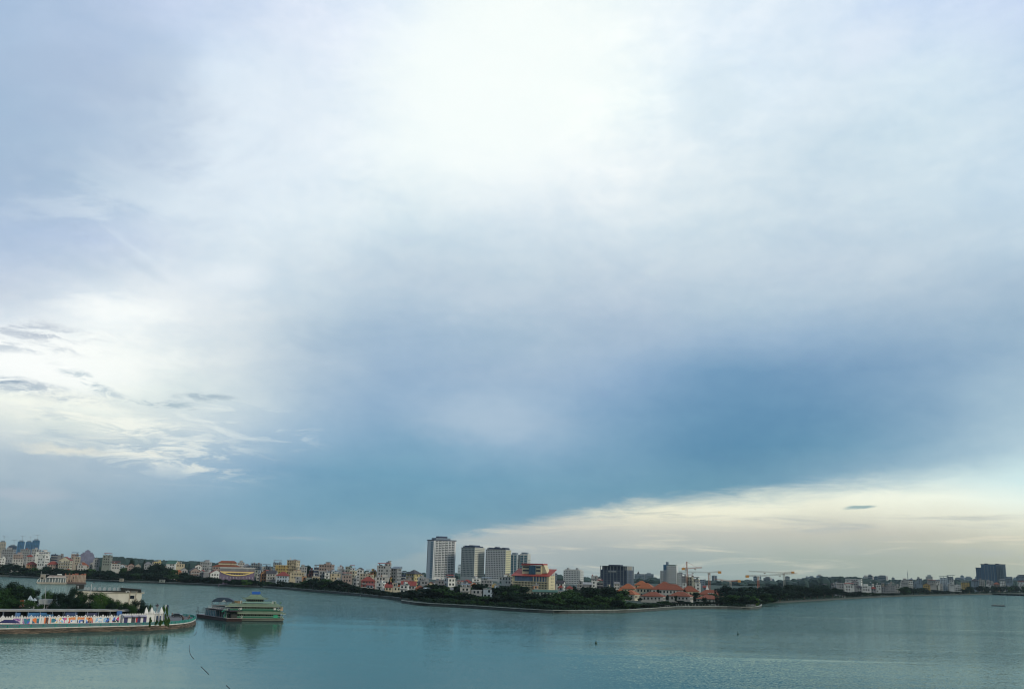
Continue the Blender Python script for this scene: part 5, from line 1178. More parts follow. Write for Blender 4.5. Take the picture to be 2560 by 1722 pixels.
# graffiti wall -------------------------------------------------
def mural_mat(i, pal, sc=1.1, base=None):
    m = bpy.data.materials.new('mural_paint_%d' % i); m.use_nodes = True; t = m.node_tree; b = t.nodes['Principled BSDF']; b.inputs['Roughness'].default_value = .7; N, L = t.nodes.new, t.links.new
    tcn = N('ShaderNodeTexCoord'); mp = N('ShaderNodeMapping'); L(tcn.outputs['Object'], mp.inputs[0]); mp.inputs['Location'].default_value = (i*7.3, 0, i*1.7)
    n0 = N('ShaderNodeTexNoise'); n0.inputs['Scale'].default_value = 1.2; n0.inputs['Detail'].default_value = 2; L(mp.outputs[0], n0.inputs['Vector'])
    mx_ = N('ShaderNodeMix'); mx_.data_type = 'RGBA'; mx_.blend_type = 'LINEAR_LIGHT'; mx_.inputs[0].default_value = .55; L(mp.outputs[0], mx_.inputs[6]); L(n0.outputs['Color'], mx_.inputs[7])
    v = N('ShaderNodeTexVoronoi'); v.inputs['Scale'].default_value = sc; L(mx_.outputs[2], v.inputs['Vector']); sc_ = N('ShaderNodeSeparateColor'); L(v.outputs['Color'], sc_.inputs[0])
    cr = N('ShaderNodeValToRGB'); cr.color_ramp.interpolation = 'CONSTANT'; L(sc_.outputs[0], cr.inputs[0]); e = cr.color_ramp.elements; n = len(pal)
    e[0].color = (*pal[0], 1); e[1].position = 1/n; e[1].color = (*pal[1], 1)
    for k in range(2, n): q = e.new(k/n); q.color = (*pal[k], 1)
    L(cr.outputs[0], b.inputs['Base Color']); return m
w_, pu, bl, te, og, rd, pk, dk, ye_, lb, br = (.75,.75,.72), (.30,.13,.36), (.04,.14,.50), (.03,.20,.26), (.75,.20,.05), (.55,.03,.04), (.60,.10,.30), (.02,.025,.04), (.80,.55,.06), (.25,.50,.70), (.10,.04,.03)
def graffiti():
    A, B = Pg(-60, 1560.5), Pg(306, 1555.8); d = (B-A); L = d.length; rz = math.atan2(d.y, d.x)
    r = thing('graffiti_wall', 'long white crenellated wall covered with bright murals', 'wall', A, rz)
    wl = mat((.66,.66,.62), .85, .15, .4); h = 2.35
    MB().box(0, L, 0, .4, -.3, h).build('wall', wl, r)
    m = MB(); n = int(L/.85)
    for k in range(n): x = L*k/n; m.box(x+.06, x+.5, .003, .397, h, h+.36)
    m.build('battlement', wl, r)
    p = MB()
    for k in range(16): x = 2+L*k/16; p.box(x-.3, x+.3, -.12, .52, -.2, h+.15); p.frustum(x-.32, x+.32, -.14, .54, h+.36, x-.1, x+.1, .1, .3, h+.75)
    p.build('pillar', mat((.72,.72,.68), .85, .1, .4), r)
    lx = lambda px: L*(px+60)/366.0
    mur = [(24,50,.15,2.1,[pu,(.42,.25,.45),pu,(.62,.55,.62),(.2,.08,.28)],3.2),(51,71,.0,2.1,[te,pk,og,bl,pu,te],1.1),(73,95,.1,2.1,[te,te,og,(.02,.12,.2),te],.9),(102,105.5,.05,2.3,[og,og],1),(105.5,114.5,.0,2.3,[dk,br,(.25,.12,.08),dk],1.6),(114.5,118.5,.05,2.3,[og,og],1),
           (120,130,.35,1.9,[te,(.30,.42,.40)],.9),(129,152,.15,2.1,[w_,ye_,lb,w_,rd,bl],1.3),(152,168,.1,2.15,[pk,w_,rd,og,w_],1.3),(168,213,1.35,2.3,[og,(.7,.3,.1),og,og],.6),(168,190,.0,1.34,[w_,bl,dk,lb,w_],1.5),(190,213,.0,1.34,[lb,bl,w_,dk,bl],1.5),(213,224,.1,2.2,[br,rd,(.35,.2,.12),og],1.3),(225,231,.1,1.6,[rd,pu,og],1.2),
           (233,260,.25,2.0,[lb,w_,(.12,.35,.62),w_,lb],2.1),(260,270,.1,2.1,[dk,lb,dk,bl],1.2),(270,274,1.1,1.9,[og,og],1),(278,297,.15,2.2,[rd,pk,dk,bl,w_,dk],1.2)]
    for i, (a, b, z0, z1, pal, sc) in enumerate(mur):
        x0, x1 = lx(a), lx(b); mb = MB(); k = 9; rnd = random.Random(i)
        top = [(x0+(x1-x0)*j/k, z1-rnd.uniform(0, .22)) for j in range(k+1)]; bot = [(x0+(x1-x0)*j/k, z0+rnd.uniform(0, .15)) for j in range(k, -1, -1)]
        mb.prism(bot[::-1]+top[::-1], -.035, -.006); mb.build('mural', mural_mat(i, pal, sc), r)
graffiti()
# dark blue awning tent in front of the wall
a = Pg(22, 1563); r = thing('awning_tent', 'low dark blue awning tent in front of the graffiti wall', 'tent', a, .02)
MB().frustum(-2.9, 2.9, -1.2, 1.2, 1.2, -1.8, 1.8, -.15, .15, 2.0).box(-2.9, 2.9, -1.2, 1.2, .95, 1.2).build('canopy', mat((.03,.03,.12), .8, .2), r)
m = MB(); [m.bar((x, y, 0), (x, y, 1), .05, 5) for x in (-2.8, 2.8) for y in (-1.1, 1.1)]; m.build('pole', METAL, r)
# arcade building -------------------------------------------------
def arcade():
    A, B = Pg(306, 1556.5), Pg(368, 1555.3); d = B-A; L = d.length; rz = math.atan2(d.y, d.x); wl = mat((.70,.70,.66), .85, .12, .5)
    r = thing('arcade_pavilion', 'white pavilion with navy arches, battlements and three pointed pinnacles', 'pavilion', A, rz)
    h = 3.1; nv = mat((.02,.02,.11), .6, .2)
    MB().box(0, L+2.6, 0, 5, -.3, h).build('wall', wl, r)
    def arch(x, w, hh, m_, parent, y=-.05, rzz=0):
        pts = [(x-w/2, .0), (x+w/2, .0), (x+w/2, hh-w/2)]+[(x+w/2*math.cos(t), hh-w/2+w/2*math.sin(t)) for t in [math.pi*k/8 for k in range(1, 8)]]+[(x-w/2, hh-w/2)]
        return MB().prism(pts, y, -.004).build('arch_door_or_shade', m_, parent)
    for x, w, c in ((.10, 1.5, nv), (.40, 1.5, mat((.03,.035,.05), .6, .3)), (.62, 1.5, nv), (.87, 1.3, nv)): arch(L*x+.2, w, 2.55, c, r)  # near-black second panel paints the shade inside an open arch
    MB().box(L*.45+.7, L*.45+1.3, -.12, -.06, .2, 2.0).build('red_banner', mat((.5,.04,.04), .7, .1), r)
    aw = MB()
    for x in (.20, .50, .76): aw.quad((L*x-1.9, -1.1, 2.35), (L*x+1.6, -1.1, 2.35), (L*x+1.6, -.01, 2.85), (L*x-1.9, -.01, 2.85)); aw.quad((L*x-1.9, -1.1, 2.2), (L*x+1.6, -1.1, 2.2), (L*x+1.6, -1.1, 2.35), (L*x-1.9, -1.1, 2.35))
    aw.build('awning', mat((.30,.30,.38), .8, .15), r)
    m = MB(); [m.box((L+2.2)*k/18+.05, (L+2.2)*k/18+.32, .003, .3, h, h+.4) for k in range(18)]; m.build('battlement', wl, r)
    # rounded end
    R0 = 3.6; cx, cy = L+3.4, 3.6; t = MB(); n = 16; n0 = len(t.v)
    t.cyl(cx, cy, -.3, h+.1, R0, R0, 20); t.cyl(cx, cy, h+.1, h+.35, R0+.3, R0+.3, 20); t.build('turret_wall', wl, r)
    b = MB()
    for k in range(24): a = 6.283*k/24; b.box(cx+(R0+.05)*math.cos(a)-.16, cx+(R0+.05)*math.cos(a)+.16, cy+(R0+.05)*math.sin(a)-.16, cy+(R0+.05)*math.sin(a)+.16, h+.35, h+.8)
    b.build('battlement', wl, r)
    for k in range(6):
        a = -2.3+k*.42; x, y = cx+(R0+.02)*math.cos(a), cy+(R0+.02)*math.sin(a)
        MB().box(x-.36, x+.36, y-.05, y+.05, .1, 2.5, a+math.pi/2).build('arch_door_or_shade', mat((.02,.05,.12), .6, .2), r)
        q = a+.21; MB().cyl(cx+(R0+.2)*math.cos(q), cy+(R0+.2)*math.sin(q), 0, h, .17, .17, 8).build('column', wl, r)
    for x in (L-.5, L+1.7, L+5.6):
        MB().box(x-.75, x+.75, .4, 1.9, h+.2, h+.7).frustum(x-.75, x+.75, .4, 1.9, h+.7, x-.45, x+.45, .7, 1.6, h+1.7).frustum(x-.45, x+.45, .7, 1.6, h+1.7, x-.03, x+.03, 1.1, 1.2, h+2.7).build('pinnacle', wl, r)
arcade()
# long open shed behind the wall ---------------------------------
def shed():
    Y0 = 366; A, B = at(-60, 1524, Y0), at(366, 1524.2, 396); z = 6.1; d = Vector((B.x-A.x, B.y-A.y, 0)); L = d.length; rz = math.atan2(d.y, d.x)
    r = thing('open_shed', 'long open shed with a thin pale flat roof behind the graffiti wall', 'shed', (A.x, A.y, QZ), rz)
    zr = A.z-QZ; zr2 = B.z-QZ
    m = MB(); m.v += [(0,0,zr-.55),(L,0,zr2-.55),(L,6,zr2-.45),(0,6,zr-.45),(0,0,zr),(L,0,zr2),(L,6,zr2+.15),(0,6,zr+.15)]
    for q in ((3,2,1,0),(4,5,6,7),(0,1,5,4),(1,2,6,5),(2,3,7,6),(3,0,4,7)): m.f.append(q)
    m.build('roof', mat((.30,.31,.29), .85, .3, .4), r)
    p = MB(); zz = min(zr, zr2)-.5
    for k in range(15): x = 1+(L-2)*k/14; p.bar((x, .4, 0), (x, .4, zz), .08, 5); p.bar((x, 5.4, 0), (x, 5.4, zz), .08, 5)
    p.build('post', mat((.35,.42,.50), .6, .2), r)
    MB().box(0, L, 5.6, 5.8, 0, zz).build('dark_interior_sheet', mat((.05,.06,.06), .9, .4, .3), r)  # dark-coloured sheet stands in for the shaded interior under the roof
    for (a, b, z0, z1, cc) in ((.29, .40, 1.5, 3.6, (.03,.16,.36)), (.36, .44, 1.2, 2.9, (.05,.22,.42)), (.22, .25, 1.6, 3.6, (.06,.16,.36)), (.51, .58, 2.3, 3.7, (.03,.07,.18)), (.63, .70, 2.4, 3.5, (.04,.05,.12)), (.80, .86, 2.0, 3.2, (.20,.18,.17))):
        MB().box(L*a, L*b, .9, 1.0, z0, z1).build('tarpaulin', mat(cc, .7, .35, .5), r)
    MB().box(L*.815, L*.845, -1.5, .2, 2.2, 4.2).build('blue_box', mat((.03,.13,.38), .6, .2), r)
shed()
# mast with lozenge sign and loops
def mast():
    b = Pg(226, 1531); k = b.y/F
    r = thing('white_mast', 'white pole with curved loops and a pink-white lozenge sign above the trees', 'mast', b, 0)
    T = lambda x, y, dy=0: at(x, y, b.y+dy)-b
    MB().bar(T(225, 1495), T(229.5, 1458), .18, 6, .12).bar((0, 0, 0), T(225, 1495), .2, 6).build('pole', M('white'), r)
    m = MB()
    for w in (15, 11): m.tube([T(225-w+1, 1510), T(225-w*.8, 1497), T(225-w*.35, 1487), T(226, 1484.5), T(230, 1487), T(232.5, 1493), T(231.5, 1498), T(227, 1499)], .13, 5)
    m.build('loop', M('offwhite'), r)
    c = T(224.5, 1491.5); s = 5.5*k
    def loz(s, t_, y): 
        q = MB(); q.prism([(c.x-s, c.z), (c.x, c.z-s*.62), (c.x+s, c.z), (c.x, c.z+s*.62)], y-.06, y); return q
    loz(s, 0, -.2).build('sign', M('white'), r); loz(s*.7, 0, -.28).build('sign_panel', mat((.65,.18,.25), .6, .1), r)
    MB().box(-.28, .28, -.2, .2, T(229.5, 1456).z, T(229.5, 1455).z+.3).build('lamp', M('dark'), r)
mast()
b = Pg(110, 1535); r = thing('flag_pole', 'thin bare metal pole rising above the shelter roof', 'pole', b); q = at(115, 1463, b.y)-b
MB().bar((0, 0, 0), q, .13, 6, .08).build('pole', METAL, r)
def shelter():
    b = Pg(116, 1534); r = thing('park_shelter', 'grey slab roofed shelter on white legs among the trees', 'shelter', b); k = b.y/F; T = lambda x, y: at(x, y, b.y)-b
    z0, z1 = T(115, 1509).z, T(115, 1497.5).z
    MB().frustum(-12.5*k, 11*k, -3, 2.5, z0, -18*k, 17*k, -2, 3, z1).build('roof', mat((.34,.37,.35), .85, .25), r)
    m = MB(); [m.bar((x*k, y, 0), (x*k*.9, y, z0), .22, 6) for x in (-5, 3.5, 7) for y in (-1.6, 1.4)]; m.build('leg', M('offwhite'), r)
shelter()
def slides():
    b = Pg(62, 1535); r = thing('play_tower', 'pale blue and white play structure half hidden by trees', 'play structure', b); T = lambda x, y: at(x, y, b.y)-b
    for (x, y0, y1, w, c) in ((76, 1488, 1500, 2.0, 'paleblue'), (87, 1494, 1501, 1.4, 'paleblue'), (61, 1499, 1507, 1.6, 'paleblue')):
        p0, p1 = T(x, y1), T(x, y0); MB().frustum(p0.x-w/2, p0.x+w/2, -1, 1, p0.z, p1.x-.1, p1.x+.1, -.1, .1, p1.z).build('canopy', M(c), r); MB().bar((p0.x, 0, 0), (p0.x, 0, p0.z), .15, 6).build('post', M('white'), r)
    p = T(58.5, 1509); MB().box(p.x-.8, p.x+.8, -1.6, -1.2, p.z-1.2, p.z+1.6).build('panel', mat((.45,.08,.05), .7, .2), r)
    MB().bar(T(53, 1513)+Vector((0,-1.4,0)), T(59, 1514.5)+Vector((0,-1.4,0)), .35, 6).build('slide', M('offwhite'), r)
slides()
b = Pg(150, 1534); r = thing('red_flag', 'small red flag above dark trees on the island', 'flag', b); t_ = at(150, 1496, b.y)-b
MB().bar((0, 0, 0), t_, .06, 5).build('pole', METAL, r)
MB().prism([(t_.x, t_.z-1.1), (t_.x+.7, t_.z-1.25), (t_.x+1.6, t_.z-.9), (t_.x+1.4, t_.z-.1), (t_.x+.7, t_.z-.25), (t_.x, t_.z)], -.05, .05).build('cloth', mat((.55,.03,.06), .8, .1), r)
# island trees
isl_trees = [(-18,1452,60,430,'dark'),(12,1449,46,450,'dark'),(40,1452,44,455,'dark'),(66,1458,42,450,'dark'),(84,1466,30,440,'dark'),(6,1488,54,395,'mid'),(38,1500,36,392,'mid'),(-20,1484,44,395,'mid'),(70,1500,40,390,'mid'),(98,1509,24,392,'dark'),(52,1470,50,430,'dark'),(24,1468,60,425,'mid'),
 (124,1474,28,440,'dark'),(143,1482,22,430,'dark'),(168,1473,34,435,'dark'),(190,1470,34,440,'dark'),(150,1502,34,400,'dark'),(182,1492,40,410,'dark'),(206,1480,34,425,'dark'),(135,1508,26,395,'dark'),(222,1500,34,400,'dark'),(240,1482,34,420,'mid'),(256,1480,34,415,'bright'),(245,1502,34,395,'mid'),(266,1492,26,405,'bright'),
 (284,1493,26,405,'mid'),(296,1497,22,402,'mid'),(280,1508,26,395,'dark'),(306,1508,26,395,'dark'),(322,1504,26,398,'dark'),(344,1500,32,396,'dark'),(362,1504,26,394,'dark'),(336,1508,30,392,'dark'),(378,1506,14,400,'dark'),(205,1508,30,392,'dark'),(170,1508,34,392,'dark')]
for (x, y, w, Y, hue) in isl_trees: tree_px(x, y-1.5, w*1.45, Y, 'mid' if rt.random() < .4 and hue == 'dark' else hue, 'near', zb=QZ, group='trees on the near island', name='park_tree')
for (x, y, w, Y) in ((410,1509,12,400),(418,1514,10,392),(423,1540,10,370),(377,1541,12,367.2),(403,1547,15,367),(415,1544,17,367.5),(392,1550,11,366.8)):
    tree_px(x, y, w, Y, 'bright' if x > 400 else 'mid', 'mid', zb=QZ, label='bushy green shrub beside the arcade pavilion', group='shrubs around the arcade pavilion', name='garden_shrub')
b = Pg(392, 1527); r = thing('garden_lantern', 'small dark roofed stone lantern behind the pinnacles', 'lantern', b); h = (at(392, 1508.5, b.y)-b).z
MB().cyl(0, 0, 0, h*.55, .35, .25, 8).build('post', M('grey'), r); MB().box(-.45, .45, -.45, .45, h*.55, h*.72).build('lamp_box', M('offwhite'), r); MB().frustum(-.85, .85, -.85, .85, h*.72, -.08, .08, -.08, .08, h).build('roof', M('darkroof'), r)
b = Pg(417, 1530); r = thing('gate_post', 'white and navy painted post beside the shrubs', 'post', b); h = (at(417, 1511, b.y)-b).z
MB().box(-.9, -.2, -.3, .3, h-2, h).build('white_panel', M('white'), r); MB().box(-.19, .5, -.3, .3, 0, h).build('navy_panel', M('navy'), r)
# ---------------------------------------------------------------- people
def skin_mesh(name, joints, edges, radii, m, sub=1):
    me = bpy.data.meshes.new(name); me.from_pydata(joints, edges, []); o = bpy.data.objects.new(name, me); col.objects.link(o)
    md = o.modifiers.new('s', 'SKIN'); sv = me.skin_vertices[0].data
    for i, r in enumerate(radii): sv[i].radius = (r, r) if not isinstance(r, tuple) else r
    sv[0].use_root = True; sb = o.modifiers.new('u', 'SUBSURF'); sb.levels = sub
    dg = bpy.context.evaluated_depsgraph_get(); out = bpy.data.meshes.new_from_object(o.evaluated_get(dg)); bpy.data.objects.remove(o); bpy.data.meshes.remove(me)
    out.name = name; out.materials.clear(); out.materials.append(m); out.polygons.foreach_set('use_smooth', [True]*len(out.polygons)); return out
SKIN = mat((.38,.22,.15), .6, .05); HAIR = mat((.015,.012,.01), .6, 0)
J = [(0,0,.95),(0,0,1.15),(0,-.01,1.38),(0,0,1.52),(0,-.01,1.62),(0,-.01,1.72), (.19,0,1.40),(.27,.02,1.12),(.26,-.10,.90),(.25,-.14,.82), (-.19,0,1.40),(-.27,.03,1.12),(-.29,-.06,.88),(-.28,-.09,.80),
     (.10,0,.88),(.13,-.06,.50),(.13,.04,.08),(.13,-.12,.03), (-.10,0,.88),(-.12,.04,.50),(-.13,.14,.10),(-.13,.0,.03)]
E = [(0,1),(1,2),(2,3),(3,4),(4,5),(2,6),(6,7),(7,8),(8,9),(2,10),(10,11),(11,12),(12,13),(0,14),(14,15),(15,16),(16,17),(0,18),(18,19),(19,20),(20,21)]
RD = [(.15,.11),(.14,.10),(.16,.11),.055,.095,.08,.06,.045,.035,.04,.06,.045,.035,.04,.09,.06,.04,.035,.09,.06,.04,.035]
BODY = skin_mesh('person', J, E, RD, SKIN)
SHIRT = skin_mesh('shirt', [J[0],J[1],J[2],J[6],J[7],J[10],J[11]], [(0,1),(1,2),(2,3),(3,4),(2,5),(5,6)], [(.175,.135),(.165,.12),(.18,.13),.08,.062,.08,.062], M('dark'))
TROU = skin_mesh('trousers', [J[0],J[14],J[15],J[16],J[18],J[19],J[20]], [(0,1),(1,2),(2,3),(0,4),(4,5),(5,6)], [(.165,.13),.11,.08,.06,.11,.08,.06], M('navy'))
HAIRM = skin_mesh('hair', [(0,.02,1.66),(0,.01,1.76)], [(0,1)], [.11,.09], HAIR)
def person(px, py, rz, shirt, trous, lab, z=QZ, sc=1.0):
    p = on(px, py, z); o = obj('person', BODY, None, (p.x, p.y, z), rz); o.scale = (sc, sc, sc); tag(o, lab, 'person', 'people on the island promenade')
    for nm, me, c in (('shirt', SHIRT, shirt), ('trousers', TROU, trous)):
        m2 = me.copy(); m2.materials.clear(); m2.materials.append(mat(c, .85, .1, 2)); obj(nm, m2, o)
    obj('hair', HAIRM, o)
person(430, 1541, .6, (.03,.02,.03), (.03,.03,.04), 'person in dark clothes standing beside the parked dark car', sc=1.05)
person(456, 1551.5, -.4, (.02,.025,.03), (.02,.02,.03), 'person in black standing near the tip of the promenade', sc=1.15)
person(458.5, 1552.5, .8, (.05,.03,.05), (.03,.03,.04), 'person in dark purple beside the one in black on the promenade tip')
person(470, 1550.5, .2, (.03,.06,.06), (.04,.04,.04), 'person alone at the turquoise railing of the promenade tip')
person(473, 1546, 1.5, (.15,.10,.10), (.03,.03,.04), 'person leaning by the far railing of the promenade tip')
# ---------------------------------------------------------------- parked car
def car():
    b = Pg(443, 1542); r = thing('parked_car', 'dark parked car on the promenade tip', 'car', b, .15)
    P = mat((.03,.04,.045), .3, .1, 1, .3)
    m = MB(); m.prism([(-2.3,.35),(-2.35,.8),(-1.9,1.05),(1.5,1.08),(2.25,.95),(2.35,.6),(2.25,.35)], -.9, .9); m.build('body', P, r)
    m = MB(); i = len(m.v); m.frustum(-1.75, 1.35, -.86, .86, 1.06, -1.2, .7, -.68, .68, 1.62); m.build('cabin', P, r)
    g = MB(); g.quad((-1.45,-.84,1.12),(1.0,-.84,1.12),(.6,-.70,1.55),(-1.1,-.70,1.55)); g.build('side_window', GLASS, r, (0, -.02, 0)); MB().quad((1.36,-.8,1.1),(1.36,.8,1.1),(.74,.62,1.6),(.74,-.62,1.6)).build('windscreen', GLASS, r, (.02, 0, .01))
    wm_ = MB(); wm_.bar((0, -.1, 0), (0, .12, 0), .33, 14); wme = wm_.mesh('wheel'); wme.materials.append(mat((.01,.01,.01), .9, 0)); h = MB().bar((0, -.12, 0), (0, -.1, 0), .18, 10).mesh('rim'); h.materials.append(METAL)
    for x in (-1.45, 1.45):
        for y in (-.82, .82): w_o = obj('wheel', wme, r, (x, y, .33)); obj('rim', h, w_o)
    for y in (-.6, .6): MB().box(-2.37, -2.3, y-.18, y+.18, .72, .86).build('tail_light', mat((.35,.01,.01), .3, 0), r)
car()
# ---------------------------------------------------------------- floating restaurant
GR = mat((.015,.14,.085), .6, .25, .6); GRD = mat((.012,.085,.055), .7, .3, .6); RF = mat((.15,.215,.145), .8, .25, .5, streak=False); BKD = mat((.012,.016,.014), .7, .2); WH = M('white')
def rest_boat():
    Y = 420.0; c = on(630, 1552, 0); k = c.y/F; r = thing('floating_restaurant', 'green three-deck floating restaurant boat with pagoda roofs and blue rooftop sign', 'boat', (c.x, c.y+4, 0), -math.atan2(c.x, c.y)+R(4))
    L = 134*k; x0, x1 = -L/2, L/2; d = 8.5
    hm = MB(); hm.prism([(x0+.8, -.6), (x1-.6, -.6), (x1+.2, 1.0), (x0, 1.0)], -d/2+.4, d/2-.4); hm.build('hull', mat((.03,.035,.03), .8, .3), r)
    MB().box(x0-.1, x1+.3, -d/2, d/2, 1.0, 1.22).build('deck', mat((.40,.42,.33), .8, .2), r)
    MB().box(x0+.2, x1, -d/2-.08, d/2+.08, .45, .6).build('rubbing_strake', mat((.30,.33,.26), .8, .2), r)
    def storey(z0, z1, a, b, inset, rail):
        MB().box(a+1.2, b-1.2, -d/2+inset+1.2, d/2-inset-1, z0, z1).build('cabin', BKD, r)
        p = MB(); n = 15
        for i in range(n+1): x = a+.3+(b-a-.6)*i/n; p.bar((x, -d/2+inset+.15, z0), (x, -d/2+inset+.15, z1), .1, 5); p.bar((x, d/2-inset-.15, z0), (x, d/2-inset-.15, z1), .1, 5)
        p.build('post', mat((.10,.22,.15), .7, .2), r)
        rl = MB(); rl.box(a, b, -d/2+inset, -d/2+inset+.1, z0+.15, z0+.15+rail); rl.box(a, a+.1, -d/2+inset+.11, d/2-inset-.11, z0+.15, z0+.15+rail); rl.box(b-.1, b, -d/2+inset+.11, d/2-inset-.11, z0+.15, z0+.15+rail)
        rl.build('railing', GR, r)
        w = MB(); n = 26
        for i in range(n): x = a+1.5+(b-a-3)*(i+.5)/n; w.box(x-.22, x+.22, -d/2+inset+1.12, -d/2+inset+1.19, z0+.4, z1-.35)
        w.build('window_frame', mat((.12,.26,.17), .7, .2), r)
    def proof(z, a, b, inset, rise, over=1.0, run=2.0):
        y0, y1 = -d/2+inset-over, d/2-inset+over; m = MB()
        m.frustum(a-over, b+over, y0, y1, z, a-over+run*.55, b+over-run*.55, y0+run*.55, y1-run*.55, z+rise*.42); m.frustum(a-over+run*.55, b+over-run*.55, y0+run*.55, y1-run*.55, z+rise*.42, a-over+run, b+over-run, y0+run, y1-run, z+rise)
        MB().box(a-over-.08, b+over+.08, y0-.08, y1+.08, z-.16, z-.002).build('eave_trim', mat((.46,.50,.38), .8, .25, .8), r)
        for sx in (-1, 1):
            for yy in (y0, y1):
                x = a-over if sx < 0 else b+over; m.bar((x-sx*1.2, yy*.93, z+.1), (x+sx*.55, yy*1.08, z+.55), .12, 4, .04)
        return m.build('roof', RF, r)
    storey(1.22, 3.3, x0+.6, x1-.3, .2, .75); proof(3.35, x0+.6, x1-.3, .2, 1.05)
    storey(4.5, 6.3, x0+1.4, x1-1.6, 1.0, .6); MB().box(x0+1.2, x1-1.4, -d/2+.9, d/2-.9, 4.3, 4.52).build('upper_deck', GRD, r)
    proof(6.35, x0+.3, x1-1.8, 1.0, 1.2)
    # end walls and panels
    MB().box(x1-1.7, x1-.5, -d/2+.9, d/2-1, 4.52, 6.3).build('stern_panel', mat((.40,.30,.20), .8, .2), r)
    MB().box(x0+1.5, x0+5.5, -d/2+1.9, -d/2+2.15, 4.55, 6.25).build('blue_cabin', mat((.05,.07,.16), .6, .3), r)
    MB().box(x1-4.6, x1-2.7, -d/2+.02, -d/2+.18, 1.5, 3.0).build('green_panel', mat((.03,.36,.19), .6, .1), r)
    MB().box(x0+1.2, x0+3.4, -d/2+1.2, -d/2+1.38, 1.3, 3.2).build('red_panel', mat((.06,.02,.025), .6, .2), r)
    # pagoda pavilion
    px = lambda x: (x-630)*k
    a, b = px(606), px(650)
    p = MB()
    for i in range(9): x = a+.3+(b-a-.6)*i/8; p.bar((x, -1.9, 7.8), (x, -1.9, 9.6), .11, 5); p.bar((x, 1.9, 7.8), (x, 1.9, 9.6), .11, 5)
    p.build('pavilion_post', mat((.20,.26,.14), .7, .2), r); MB().box(a+.6, b-.6, -1.3, 1.3, 7.8, 9.6).build('pavilion', mat((.03,.05,.06), .5, .3), r)
    m = MB(); ya, yb = -3, 3
    m.frustum(a-1.3, b+1.3, ya, yb, 9.6, a+.9, b-.9, -1.5, 1.5, 10.4); m.frustum(a+.9, b-.9, -1.5, 1.5, 10.4, a+2.1, b-2.3, -.7, .7, 11.5); m.box(a-1.35, b+1.35, ya-.05, yb+.05, 9.45, 9.6)
    for sx in (-1, 1):
        for yy in (ya, yb): x = a-1.3 if sx < 0 else b+1.3; m.bar((x-sx*1.3, yy*.85, 9.75), (x+sx*.6, yy*1.12, 10.15), .12, 4, .04)
    m.build('pavilion_roof', RF, r)
    MB().box(px(619), px(639), -.5, .3, 11.55, 12.75).build('roof_sign', mat((.01,.10,.42), .4, .1), r); MB().box(px(631), px(639), -.45, .25, 11.1, 11.5).build('sign_base', mat((.32,.24,.10), .8, .2), r)
    m = MB(); [m.bar((px(x), .1, 11), (px(x), .1, 11.6), .08, 4) for x in (621, 629, 637)]; m.build('sign_leg', METAL, r)
    rl = MB(); rl.box(px(598), px(668), -2.6, -2.5, 7.85, 8.35); [rl.bar((px(x), -2.55, 7.6), (px(x), -2.55, 8.7), .05, 4) for x in range(598, 672, 4)]; rl.build('roof_railing', mat((.22,.38,.32), .7, .2), r)
    rc = random.Random(12)
    for i in range(11): a_ = px(rc.uniform(640, 690)) if i % 2 else px(rc.uniform(574, 602)); MB().box(a_, a_+rc.uniform(.4, 1.2), rc.uniform(-2.4, -1), rc.uniform(-.8, 1), 7.55, 7.55+rc.uniform(.5, 1.3)).build('deck_furniture', mat(rc.choice(((.45,.48,.42), (.10,.22,.14), (.30,.22,.12), (.06,.08,.07))), .8, .2), r)
    for z_ in (1.85, 5.0): q = MB(); q.bar((x0+1, -d/2-.03+(.8 if z_ > 3 else 0)+.2, z_+.35), (x1-1, -d/2-.03+(.8 if z_ > 3 else 0)+.2, z_+.35), .06, 4); q.build('hand_rail', mat((.40,.48,.40), .7, .2), r)
    # life rings, signs
    ri = random.Random(4)
    def ring(x, z, y):
        n = 10; pts = [(x+.38*math.cos(6.283*q/n), y, z+.38*math.sin(6.283*q/n)) for q in range(n+1)]; MB().tube(pts, .11, 5).build('life_ring', WH, r)
    for x, z, y in ((x0+5.4, 5.2, -d/2+.9), (x1-2.5, 5.1, -d/2+.9), (x0+6.6, 2.0, -d/2+.1), (x1-1, 1.9, -d/2+.1)): ring(x, z, y)
    m = MB()
    for x in (x0+6.1, x1-4.4, x1-3.9): m.box(x-.25, x+.25, -d/2+.86, -d/2+.96, 4.9, 5.9)
    m.build('sign', WH, r)
    # dragon figurehead at the bow
    dr = MB(); dx = x0-.3; pts = [(dx, -3.2, .6), (dx-.5, -3.3, 1.8), (dx-.2, -3.3, 2.9), (dx+.2, -3.3, 3.8), (dx-.3, -3.3, 4.5), (dx-1.1, -3.3, 4.4)]
    for (p_, q_), ra in zip(zip(pts, pts[1:]), (.75, .7, .6, .55, .62)): dr.bar(p_, q_, ra, 8, ra*.85)
    for h_ in range(5): dr.bar((dx, -3.3, 4.3-h_*.5), (dx+1.1-.1*h_, -3.3, 4.9-h_*.5), .16, 4, .02)
    dr.bar((dx-.9, -3.3, 4.5), (dx-1.9, -3.3, 4.05), .3, 6, .12); dr.bar((dx-.9, -3.3, 4.2), (dx-1.7, -3.3, 3.7), .2, 6, .08); dr.bar((dx-.2, -3.3, 4.7), (dx+.7, -3.3, 5.6), .12, 4, .03)
    dr.build('dragon_figurehead', mat((.05,.38,.24), .6, .25, 1.2), r); MB().bar((dx-.3, -3.6, 1.4), (dx-.25, -3.6, 3.1), .35, 7, .3).build('dragon_belly', mat((.25,.45,.28), .7, .2), r)
    return r
rest_boat()
